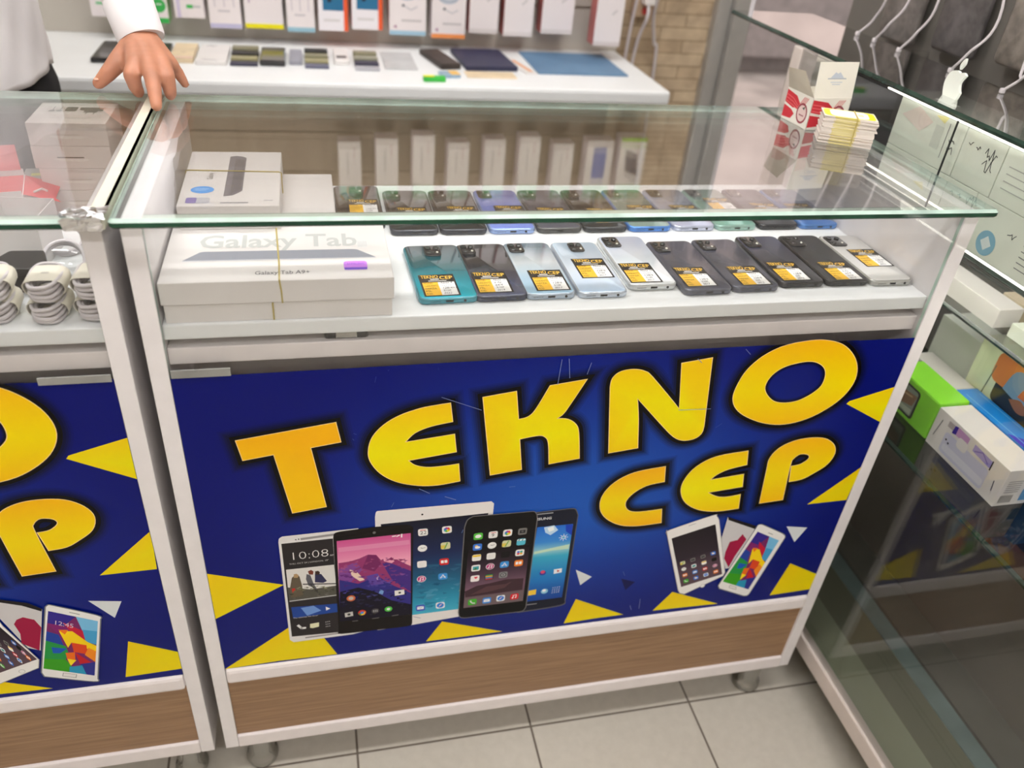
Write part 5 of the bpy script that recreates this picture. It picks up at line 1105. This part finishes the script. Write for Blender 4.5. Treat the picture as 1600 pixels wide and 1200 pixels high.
tops('price_pad', 'cream notepad right of the hand on the back counter', 'notepad', -.122, -.07, 1.275, 1.425, .012, pm('cream_paper', (222, 202, 168), .6), lambda p, w, d: (p.rect(-w * .5, -d * .5, w * .5, -d * .42, (226, 190, 176)), p.line([(-.004, -.02), (.006, -.018)], .003, (120, 96, 70))))
tops('price_pad', 'white notepad with a scribble beside the cream notepad', 'notepad', -.062, .005, 1.262, 1.43, .01, CARD, lambda p, w, d: (p.line([(-.02, .06), (-.012, .07), (-.006, .06), (.002, .068)], .003, (70, 70, 90)), p.line([(-.02, -.07), (.012, -.074)], .003, (100, 100, 110))))
OLV = pm('olive_card', (150, 146, 112), .5, var=.1)
def folded(label, x0, x1, y0, n, cols_):
    t = thing('sim_card_strip', label, 'card strip', ((x0 + x1) / 2, y0, ZT), group='strips of cards on the back counter'); w = x1 - x0
    for k in range(n):
        obj('card', MB().box(-w / 2, w / 2, .034 * k, .034 * k + .03, 0, .006 + .004 * k), pm('strip_%s' % cols_[k][0], cols_[k][1], .4), t, bevel=.002)
folded('olive and navy card strip right of the white notepad', .012, .074, 1.262, 4, [('navy', (44, 44, 66)), ('olive', (156, 150, 112)), ('black', (34, 33, 32)), ('olive2', (136, 132, 104))])
tops('card_holder', 'black card holder beside the olive and navy strip', 'holder', .079, .137, 1.268, 1.405, .014, BLK, None, bev=.004)
tops('card_holder', 'small grey holder right of the black card holder', 'holder', .146, .176, 1.285, 1.40, .012, pm('soft_grey', (150, 150, 160), .5), None, bev=.003)
folded('olive card strip in the middle of the back counter', .182, .238, 1.258, 4, [('slate', (96, 98, 120)), ('olive', (156, 150, 112)), ('olive2', (136, 132, 104)), ('black', (34, 33, 32))])
tops('desk_tray', 'small white tray with a dark clip on the back counter', 'tray', .252, .288, 1.30, 1.42, .012, CARD, lambda p, w, d: p.rect(-.012, -.04, .012, -.015, (70, 66, 66)), bev=.003)
folded('silver and navy card strip right of the small white tray', .300, .358, 1.25, 4, [('silver', (178, 178, 184)), ('navy', (44, 44, 66)), ('olive3', (150, 148, 128)), ('olive2', (136, 132, 104))])
tops('desk_tray', 'pale grey flat sleeve on the back counter', 'sleeve', .372, .452, 1.27, 1.44, .004, pm('pale_sleeve', (196, 196, 196), .4), None)
tops('wallet', 'dark brown wallet lying askew on the back counter', 'wallet', .492, .545, 1.285, 1.45, .014, pm('brown_leather', (58, 48, 42), .5, var=.2), None, rot=.22, bev=.004)
tops('sticky_notes', 'blue and orange sticky notes in front of the brown wallet', 'notes', .50, .545, 1.205, 1.245, .008, pm('sky_paper', (150, 176, 196), .5), lambda p, w, d: p.rect(0, -d * .5, w * .5, d * .5, (232, 186, 90)), rot=.15)
tops('eraser', 'green and yellow striped marker at the front of the back counter', 'marker', .452, .505, 1.166, 1.184, .012, pm('lime_plastic', (60, 190, 70), .4), lambda p, w, d: p.rect(-w * .5, -d * .5, 0, d * .5, (226, 232, 40)), rot=.05, bev=.003)
tops('notebook', 'navy notebook on the back counter', 'notebook', .568, .702, 1.283, 1.475, .012, pm('navy_cover', (46, 48, 76), .5, var=.08), None, rot=.06)
tops('paper_sheet', 'cream paper sticking out under the navy notebook', 'paper', .566, .69, 1.214, 1.272, .002, pm('cream_paper', (222, 202, 168)), None, bev=0)
tops('paper_sheet', 'white and orange leaflet between the navy notebook and the blue mat', 'paper', .708, .738, 1.26, 1.43, .003, CARD, lambda p, w, d: p.rect(0, -d * .4, w * .36, d * .3, (226, 160, 110)), rot=.2, bev=0)
tops('desk_mat', 'blue mat at the right end of the back counter', 'mat', .757, 1.0, 1.268, 1.5, .004, pm('blue_mat', (104, 140, 172), .5, c2=(84, 118, 150), scale=6), None)
# hanging boxes
def hang(label, x0, x1, z0, z1, y, m, fn, depth=.055, name='hanging_carton', group='accessory cartons hanging over the back counter'):
    w, h = x1 - x0, z1 - z0; t = thing(name, label, 'box', ((x0 + x1) / 2, y, z0), 0, group)
    obj('carton', MB().box(-w / 2, w / 2, 0, depth, 0, h), m, t, bevel=.0015)
    p = Print(fr_xz(-.0004)); fn(p, w, h); obj('front_print', p.mb, INK, t)
    obj('hook', MB().tube([(0, -.01, h + .012), (0, .0, h + .008), (0, 1.556 - y, h + .008)], .002, 6), CHROME, t)
    obj('hang_tab', MB().box(-.012, .012, depth * .5, depth * .5 + .001, h - .001, h + .02), CARD, t)
    return t
LG = pm('lilac_white_carton', (232, 222, 224), .45, var=.02); RS = pm('red_sided_carton', (196, 116, 112), .5, var=.08); GRC = pm('green_sided_carton', (150, 196, 130), .5); ORC = pm('orange_sided_carton', (226, 104, 60), .45)
def bg(p, w, h, c=(234, 226, 226)): p.rect(-w / 2, 0, w / 2, h, c)
def f_green(k):
    def f(p, w, h):
        bg(p, w, h); G = (60, 178, 84)
        if k == 0: p.line([(-w * .3, .05), (w * .3, .05)], .008, (120, 196, 140)); p.line([(-w * .3, .03), (0, .03)], .006, (120, 196, 140))
        if k == 1: p.rect(-w / 2, 0, w / 2, .012, G); p.poly([(.016 * math.cos(a * PI / 8), .04 + .016 * math.sin(a * PI / 8)) for a in range(16)], G); p.line([(-.006, .043), (.006, .043)], .003, (230, 240, 230))
        if k == 2: p.rect(-w * .42, 0, -w * .3, h, (206, 196, 220)); p.line([(-w * .1, .05), (w * .36, .05)], .009, (150, 206, 160)); p.line([(-w * .05, .026), (w * .1, .026)], .008, G); p.line([(w * .14, .026), (w * .36, .026)], .005, (190, 190, 190))
    return f
def f_col(bar, art, side_=None):
    def f(p, w, h):
        bg(p, w, h); p.rect(-w / 2, 0, w / 2, .011, bar)
        if art == 'lines':
            for k in range(3): p.line([(-w * .3 + w * .3 * k, .05), (-w * .3 + w * .3 * k, h * .8)], .003, (206, 198, 204))
            p.line([(-w * .2, .04), (w * .15, .04)], .004, (196, 190, 194)); p.line([(-w * .1, .07), (w * .4, .07)], .006, (90, 96, 120)) if bar[2] > 180 and bar[0] < 150 else None
        if art == 'dev': p.poly(rrect(w * .5, .05, .008, 3, .0, .11), (190, 180, 210)); p.rect(-.008, .07, .01, .086, (60, 52, 60)); p.line([(w * .34, .07), (w * .34, .13)], .003, (110, 110, 112)); p.line([(-w * .36, .06), (-w * .36, .13)], .004, (190, 170, 190))
        if art == 'ear':
            p.poly([(.026 * math.cos(a * PI / 10) - .002, .098 + .014 * math.sin(a * PI / 10)) for a in range(20)], (178, 186, 198)); p.poly([(.022 * math.cos(a * PI / 10), .106 + .012 * math.sin(a * PI / 10)) for a in range(20)], (222, 224, 230)); p.poly([(-.012 + .004 * math.cos(a), .072 + .004 * math.sin(a)) for a in range(6)], (110, 110, 116)); p.line([(-.008, .07), (.008, .062), (.024, .07)], .003, (196, 194, 198)); p.line([(-w * .16, .036), (w * .36, .036)], .005, (196, 190, 190)); p.poly([(-w * .4, .02), (-w * .32, .026), (-w * .3, .016)], (170, 120, 150))
        if art == 'plain': p.line([(-w * .2, .13), (w * .2, .14)], .006, (214, 208, 208)); p.line([(w * .1, .08), (w * .24, .09)], .005, (206, 200, 200))
    return f
def f_org(p, w, h):
    bg(p, w, h, (236, 232, 236)); p.rect(w * .36, 0, w / 2, h, (232, 92, 44)); p.rect(-w / 2, .085, -w * .34, h, (232, 110, 66)); p.rect(-w * .34, .048, w * .36, h, (38, 110, 150)); p.rect(-w * .3, .08, w * .08, h, (206, 208, 218)); p.poly([(-.008 + .006 * math.cos(a), .072 + .006 * math.sin(a)) for a in range(6)], (20, 30, 40)); p.line([(w * .2, .09), (w * .2, h)], .006, (130, 170, 196)); p.line([(-w * .3, .025), (w * .2, .025)], .006, (214, 210, 210))
Yh = 1.48
front = [(-.312, -.235, .886, LG, f_green(0), 'white hanging carton with faint green letters left of the cuff'), (-.176, -.108 - .03, .876, GRC, f_green(1), 'white hanging carton with a green round badge right of the cuff'), (-.122, -.053, .891, LG, f_green(2), 'white hanging carton with green letters and a lilac stripe'),
         (-.042, .033, .870, LG, f_col((190, 186, 214), 'lines'), 'white hanging carton with a dark blue bar left of the yellow-based one'), (.042, .134, .873, LG, f_col((236, 224, 20), 'dev'), 'white hanging carton with a bright yellow base'), (.144, .212, .868, LG, f_col((150, 190, 206), 'lines'), 'white hanging carton with a pale blue base next to the orange ones'),
         (.222, .296, .874, ORC, f_org, 'orange and blue hanging carton, left of the pair'), (.306, .384, .880, ORC, f_org, 'orange and blue hanging carton, right of the pair'), (.402, .497, .870, LG, f_col((160, 196, 216), 'ear'), 'white hanging carton with grey earphones and a pale blue base'), (.512, .602, .866, LG, f_col((240, 150, 84), 'ear'), 'white hanging carton with grey earphones and an orange base'),
         (.612, .690, .882, RS, f_col((220, 212, 210), 'plain'), 'first of the four plain white cartons with reddish sides'), (.706, .786, .878, RS, f_col((220, 212, 210), 'plain'), 'second of the four plain white cartons with reddish sides'), (.810, .898, .888, RS, f_col((220, 212, 210), 'plain'), 'third of the four plain white cartons with reddish sides'), (.946, 1.022, .872, RS, f_col((216, 206, 204), 'plain'), 'plain white carton hanging at the right end, lowest of the four')]
for x0, x1, z0, m, fn, lb in front: hang(lb, x0, x1, z0, z0 + .2, Yh - (.05 if x0 > .9 else 0), m, fn)
def f_up(k):
    def f(p, w, h):
        bg(p, w, h, (226, 220, 212)); p.rect(-w / 2, h * .86, w / 2, h, (70, 170, 90))
        p.line([(-w * .1, h * .2), (-w * .1, h * .6)], .004, (170, 164, 160)); p.line([(w * .2, h * .1), (w * .2, h * .3)], .003, (190, 150, 150))
        if k == 7: p.poly(rrect(w * .5, h * .6, .006, 3, 0, h * .42), (90, 110, 176))
        if k == 8: p.rect(-w / 2, 0, w / 2, .012, (150, 200, 30)); p.poly([(-w * .3, h * .2), (w * .2, h * .3), (w * .3, h * .7), (-w * .2, h * .6)], (80, 76, 90))
    return f
for k in range(9):
    x = .258 + .1045 * k - .0035 * (k == 3)
    hang('white carton with a green head in the upper hanging row, %s from the left' % ['first', 'second', 'third', 'fourth', 'fifth', 'sixth', 'seventh', 'eighth', 'ninth'][k], x, x + .062 + (.02 if k > 6 else 0), 1.412 - .01 * (k % 3), 1.562, Yh, LG, f_up(k), group='cartons in the upper hanging row')
# power strip with white leads on the stone wall
t = thing('power_strip', 'beige power strip with white plugs on the stone wall', 'power strip', (1.124, 1.5415, .93))
obj('body', MB().box(-.028, .028, 0, .036, 0, .34), pm('beige_plastic', (196, 170, 142), .5), t, bevel=.004)
for z in (.05, .12, .19): obj('socket', MB().lathe([(.016, 0), (.016, .004), (.013, .004), (.012, .001)], 16, 0, (0, 0, z), (0, -1, 0)), CARD, t)
obj('switch', MB().box(-.006, .012, -.006, 0, .008, .026), pm('red_switch', (206, 60, 54), .4), t, bevel=.002)
for i, (a, pts, lb) in enumerate([(0, [(1.124, 1.53, .98), (1.12, 1.50, .94), (1.112, 1.53, .86), (1.106, 1.54, .7), (1.10, 1.55, .3), (1.1, 1.55, .01)], 'white lead dropping from the middle of the power strip'), (1, [(1.124, 1.53, 1.05), (1.14, 1.49, 1.02), (1.15, 1.53, .94), (1.175, 1.555, .86), (1.19, 1.56, .8), (1.2, 1.56, .3), (1.2, 1.56, .01)], 'white lead curving right from the power strip'),
              (2, [(1.124, 1.53, 1.12), (1.10, 1.50, 1.08), (1.09, 1.53, .95), (1.088, 1.55, .7), (1.085, 1.55, .3), (1.085, 1.55, .01)], 'white lead on the left side of the power strip')]):
    t = thing('power_lead', lb, 'cable'); sm = []
    for p0, p1, p2, p3 in zip([pts[0]] + pts[:-2], pts[:-1], pts[1:], pts[2:] + [pts[-1]]):
        for s in range(6):
            k = s / 6; sm.append(tuple(.5 * (2 * p1[d] + (p2[d] - p0[d]) * k + (2 * p0[d] - 5 * p1[d] + 4 * p2[d] - p3[d]) * k * k + (3 * p1[d] - p0[d] - 3 * p2[d] + p3[d]) * k ** 3) for d in range(3)))
    sm.append(pts[-1]); obj('cord', MB().tube(sm, .0045, 8), CABLE, t, smooth=True)
    obj('plug', MB().box(pts[0][0] - .016, pts[0][0] + .016, 1.505, 1.537, pts[0][2] - .014, pts[0][2] + .014), CARD, t, bevel=.005)

# ================================================================ the seller
SKIN = pm('skin', (184, 126, 98), .5, var=.08, scale=30); SKIN.node_tree.nodes['Principled BSDF'].inputs['Subsurface Weight'].default_value = .08
per = thing('person', 'person in a white shirt and black trousers leaning one hand on the glass edge', 'person', (0, 0, 0))
def remesh(o, vox, it=6, f=.5):
    m = o.modifiers.new('fuse', 'REMESH'); m.mode = 'VOXEL'; m.voxel_size = vox; m.use_smooth_shade = True
    s = o.modifiers.new('soften', 'SMOOTH'); s.iterations = it; s.factor = f
WR = Vector((-.0335, .4700, 1.0620)); EL = Vector((-.105, .600, 1.262)); SH = Vector((-.235, .720, 1.405))
H = MB()
def chain(pts):
    for (p0, r0), (p1, r1) in zip(pts[:-1], pts[1:]): H.caps(p0, r0, p1, r1, 12)
chain([(SH, .05), (EL, .04), (EL + (WR - EL) * .35, .038), (WR + (EL - WR) * .14, .0245), (WR, .0228)])
mcp = {'i': (-.0320, .3960, 1.0405), 'm': (-.0150, .3920, 1.0450), 'r': (.0010, .3980, 1.0420), 'p': (.0085, .4120, 1.0370)}
for k, r in (('i', .0138), ('m', .0132), ('r', .0126), ('p', .0118)):
    off = {'i': (-.009, 0, -.001), 'm': (-.002, 0, .001), 'r': (.004, 0, 0), 'p': (.0085, 0, -.002)}[k]
    H.caps(WR + Vector(off), .0140, mcp[k], r, 12)
H.caps(WR + Vector((-.002, -.02, -.005)), .017, (-.012, .41, 1.033), .015, 12)
H.caps(WR + Vector((-.011, -.014, -.008)), .0140, (-.040, .415, 1.032), .0125, 12)
chain([(mcp['i'], .0124), ((-.0360, .3760, 1.0330), .0108), ((-.0335, .3760, 1.0180), .0094), ((-.0325, .3850, 1.0082), .0080)])
chain([(mcp['m'], .0124), ((-.0085, .3600, 1.0350), .0108), ((-.0045, .3380, 1.0190), .0092), ((-.0030, .3260, 1.0078), .0076)])
chain([(mcp['r'], .0118), ((.0085, .3720, 1.0320), .0104), ((.0095, .3690, 1.0160), .0092), ((.0085, .3760, 1.0080), .0078)])
chain([(mcp['p'], .0100), ((.0150, .4170, 1.0290), .0082), ((.0195, .4165, 1.0200), .0072), ((.0235, .4165, 1.0115), .0058)])
chain([(WR + Vector((-.010, -.014, -.008)), .0140), ((-.0600, .4270, 1.0360), .0132), ((-.0735, .4170, 1.0225), .0108), ((-.0865, .4150, 1.0105), .0084)])
# other arm hanging by the side
S2 = Vector((-.60, .76, 1.40)); E2 = Vector((-.66, .80, 1.13)); W2 = Vector((-.64, .74, .90))
chain([(S2, .05), (E2, .04), (E2 + (W2 - E2) * .35, .038), (W2, .026)])
for dx, ln in ((-.022, .075), (-.007, .085), (.008, .08), (.022, .065)):
    b0 = W2 + Vector((dx * .9, -.03 * 0 - dx * .3, -.085)); H.caps(W2, .019, b0, .0115, 10); chain([(b0, .0105), (b0 + Vector((dx * .1, -.004, -ln * .5)), .009), (b0 + Vector((dx * .05, -.016, -ln)), .007)])
chain([(W2 + Vector((.012, -.012, -.02)), .014), (W2 + Vector((.034, -.03, -.06)), .0115), (W2 + Vector((.038, -.04, -.1)), .0085)])
# head, neck, trunk and legs
HC = Vector((-.405, .66, 1.62))
H.caps((-.415, .75, 1.40), .062, (-.408, .69, 1.54), .052, 16); H.ell(HC + Vector((0, .012, .03)), .074, .092, .098); H.ell(HC + Vector((0, -.02, -.035)), .058, .072, .08)
H.caps(HC + Vector((0, -.088, .012)), .011, HC + Vector((0, -.105, -.022)), .014, 10)          # nose
for s in (-1, 1):
    H.ell(HC + Vector((s * .076, .01, .0)), .010, .02, .032, 12); H.ell(HC + Vector((s * .036, -.058, -.028)), .026, .022, .022, 12)
H.ell(HC + Vector((0, -.082, -.05)), .026, .012, .009, 12); H.ell(HC + Vector((0, -.066, -.088)), .03, .024, .022, 12); H.ell(HC + Vector((0, -.076, .034)), .055, .018, .012, 12)
H.caps((-.42, .76, 1.36), .13, (-.42, .80, 1.02), .125, 18); H.caps((-.50, .77, 1.36), .085, (-.50, .80, 1.05), .09, 14); H.caps((-.34, .76, 1.36), .085, (-.34, .80, 1.05), .09, 14); H.caps(SH, .055, (-.42, .76, 1.40), .075, 14); H.caps(S2, .055, (-.42, .76, 1.40), .075, 14)
HIP = [(-.348, .81, .90), (-.528, .82, .90)]; KN = [(-.33, .80, .48), (-.525, .80, .48)]; AN = [(-.325, .84, .085), (-.535, .84, .085)]
for a, b, c_ in zip(HIP, KN, AN):
    H.caps((-.42, .81, .98), .12, a, .092, 14); H.caps(a, .09, b, .058, 14); H.caps(b, .056, (b[0] * .6 + c_[0] * .4, .835, .34), .054, 14); H.caps((b[0] * .6 + c_[0] * .4, .835, .34), .052, c_, .036, 14); H.caps((c_[0], .84, .05), .036, (c_[0], .70, .035), .03, 12)
bd_ = obj('body', H, SKIN, per); remesh(bd_, .0032, 5)
# nails
nl = MB(); 
for p, r in (((-.0905, .4058, 1.0165), .0052),): nl.ell((-.0872, .4100, 1.0172), .0038, .0046, .0018, 12)
obj('nail', nl, pm('nail', (210, 158, 134), .25), per, smooth=True)
# face
for s in (-1, 1):
    e = obj('eye', MB().ell((0, 0, 0), .0115, .0115, .0105, 16), pm('eye_white', (225, 220, 214), .15), per, HC + Vector((s * .031, -.0655, .008)), smooth=True)
    obj('iris', MB().lathe([(.006, 0), (.0058, .0012), (.001, .0016)], 14, 0, (0, -.0107, 0), (0, -1, 0)), pm('iris', (44, 30, 22), .15), e, smooth=True)
    obj('eyebrow', MB().tube([(s * .016, -.089, .038), (s * .034, -.088, .043), (s * .052, -.074, .038)], [.003, .004, .002], 8), pm('hair_dark', (28, 22, 19), .5, var=.3, scale=80), per, HC, smooth=True)
obj('lips', MB().ell((0, -.091, -.049), .022, .006, .0035, 12).ell((0, -.090, -.055), .018, .007, .0045, 12), pm('lips', (180, 104, 92), .4), per, HC, smooth=True)
hr = MB().ell((0, .026, .045), .082, .094, .098, 22)
hr.ell((0, -.012, .088), .068, .068, .042, 20); hr.ell((-.03, -.05, .085), .035, .026, .022, 14)
hr.caps((-.076, .01, .02), .014, (-.07, .05, -.03), .02, 10); hr.caps((.076, .01, .02), .014, (.07, .05, -.03), .02, 10); hr.caps((-.05, .08, -.02), .035, (.05, .08, -.02), .035, 12)
h = obj('hair', hr, pm('hair_dark', (28, 22, 19)), per, HC); remesh(h, .005, 3)
# clothes
SHM = pm('white_cotton_shirt', (240, 236, 237), .8, var=.03, scale=10, bump=.25)
S = MB()
S.caps((-.42, .755, 1.375), .145, (-.43, .80, 1.05), .135, 22); S.caps((-.51, .765, 1.36), .1, (-.515, .80, .98), .112, 18); S.caps((-.345, .765, 1.36), .095, (-.352, .79, 1.0), .094, 18)
S.caps((-.44, .80, 1.05), .125, (-.44, .80, .99), .125, 18)
S.caps(SH, .068, (-.42, .755, 1.40), .09, 16); S.caps(S2, .068, (-.42, .755, 1.40), .09, 16); S.caps((-.415, .745, 1.42), .066, (-.412, .725, 1.455), .062, 16)
dW = (EL - WR).normalized()
for a, ra, b, rb in ((SH, .07, EL, .056), (EL, .052, WR + dW * .095, .0372), (WR + dW * .095, .0365, WR + dW * .03, .0305), (S2, .07, E2, .055), (E2, .054, W2 + Vector((0, 0, .03)), .04)): S.caps(a, ra, b, rb, 16)
for sx in (-1, 1): S.caps((-.412 + sx * .012, .652, 1.425), .012, (-.412 + sx * .058, .70, 1.47), .014, 10)
sh = obj('shirt', S, SHM, per); remesh(sh, .006, 5)
tx = bpy.data.textures.new('cloth_wrinkles', 'CLOUDS'); tx.noise_scale = .09; tx.noise_depth = 2
dm = sh.modifiers.new('wrinkles', 'DISPLACE'); dm.texture = tx; dm.strength = .014; dm.mid_level = .5; dm.texture_coords = 'LOCAL'
# cut hem: a skirt that ends in a clean curved edge
hm = MB(); n = 96; vs = []
for j in range(33):
    for i in range(n):
        a = 2 * PI * i / n; q_ = j / 32; z = 1.26 - .322 * q_ - (.034 * abs(math.sin(a)) * q_); k = (.97 + .03 * q_) * (.74 + .26 * min(1, q_ * 3.2)) + (.009 * math.sin(a * 7 + q_ * 2.8) + .010 * math.sin(a * 11 - q_ * 9) * math.sin(a * 3 + q_ * 7) + .006 * math.sin(a * 19 + q_ * 16)) * (.4 + q_)
        vs.append((-.447 + .202 * k * math.copysign(abs(math.cos(a)) ** .8, math.cos(a)), .795 + .148 * k * math.copysign(abs(math.sin(a)) ** .8, math.sin(a)), z))
hm.add(vs, [(j * n + (i + 1) % n, j * n + i, (j + 1) * n + i, (j + 1) * n + (i + 1) % n) for j in range(32) for i in range(n)])
o = obj('shirt_tail', hm, SHM, per, smooth=True); so = o.modifiers.new('cloth', 'SOLIDIFY'); so.thickness = .003
for _p in o.data.polygons: _p.use_smooth = True
cf = MB().lathe([(.0275, -.004), (.0305, -.0045), (.0318, .0), (.0335, .046), (.032, .05), (.028, .046)], 26, 0, WR + dW * -.002, dW)
obj('shirt_cuff', cf, SHM, per, smooth=True)
T = MB()
T.caps((-.44, .81, .955), .1, (-.44, .815, .9), .11, 18)
for a, b, c_ in zip(HIP, KN, AN):
    T.caps((a[0] - .02, .81, .955), .07, a, .104, 16); T.caps(a, .107, b, .076, 16); T.caps(b, .075, (c_[0], .845, .14), .06, 16)
tr = obj('trousers', T, pm('black_denim', (26, 25, 28), .8, var=.2), per); remesh(tr, .008, 4)
for c_ in AN:
    s_ = MB().caps((c_[0], .875, .045), .044, (c_[0], .69, .036), .035, 16).box(c_[0] - .045, c_[0] + .045, .655, .92, .001, .02)
    o = obj('shoe', s_, pm('black_shoe', (30, 28, 28), .4), per); remesh(o, .006, 3)
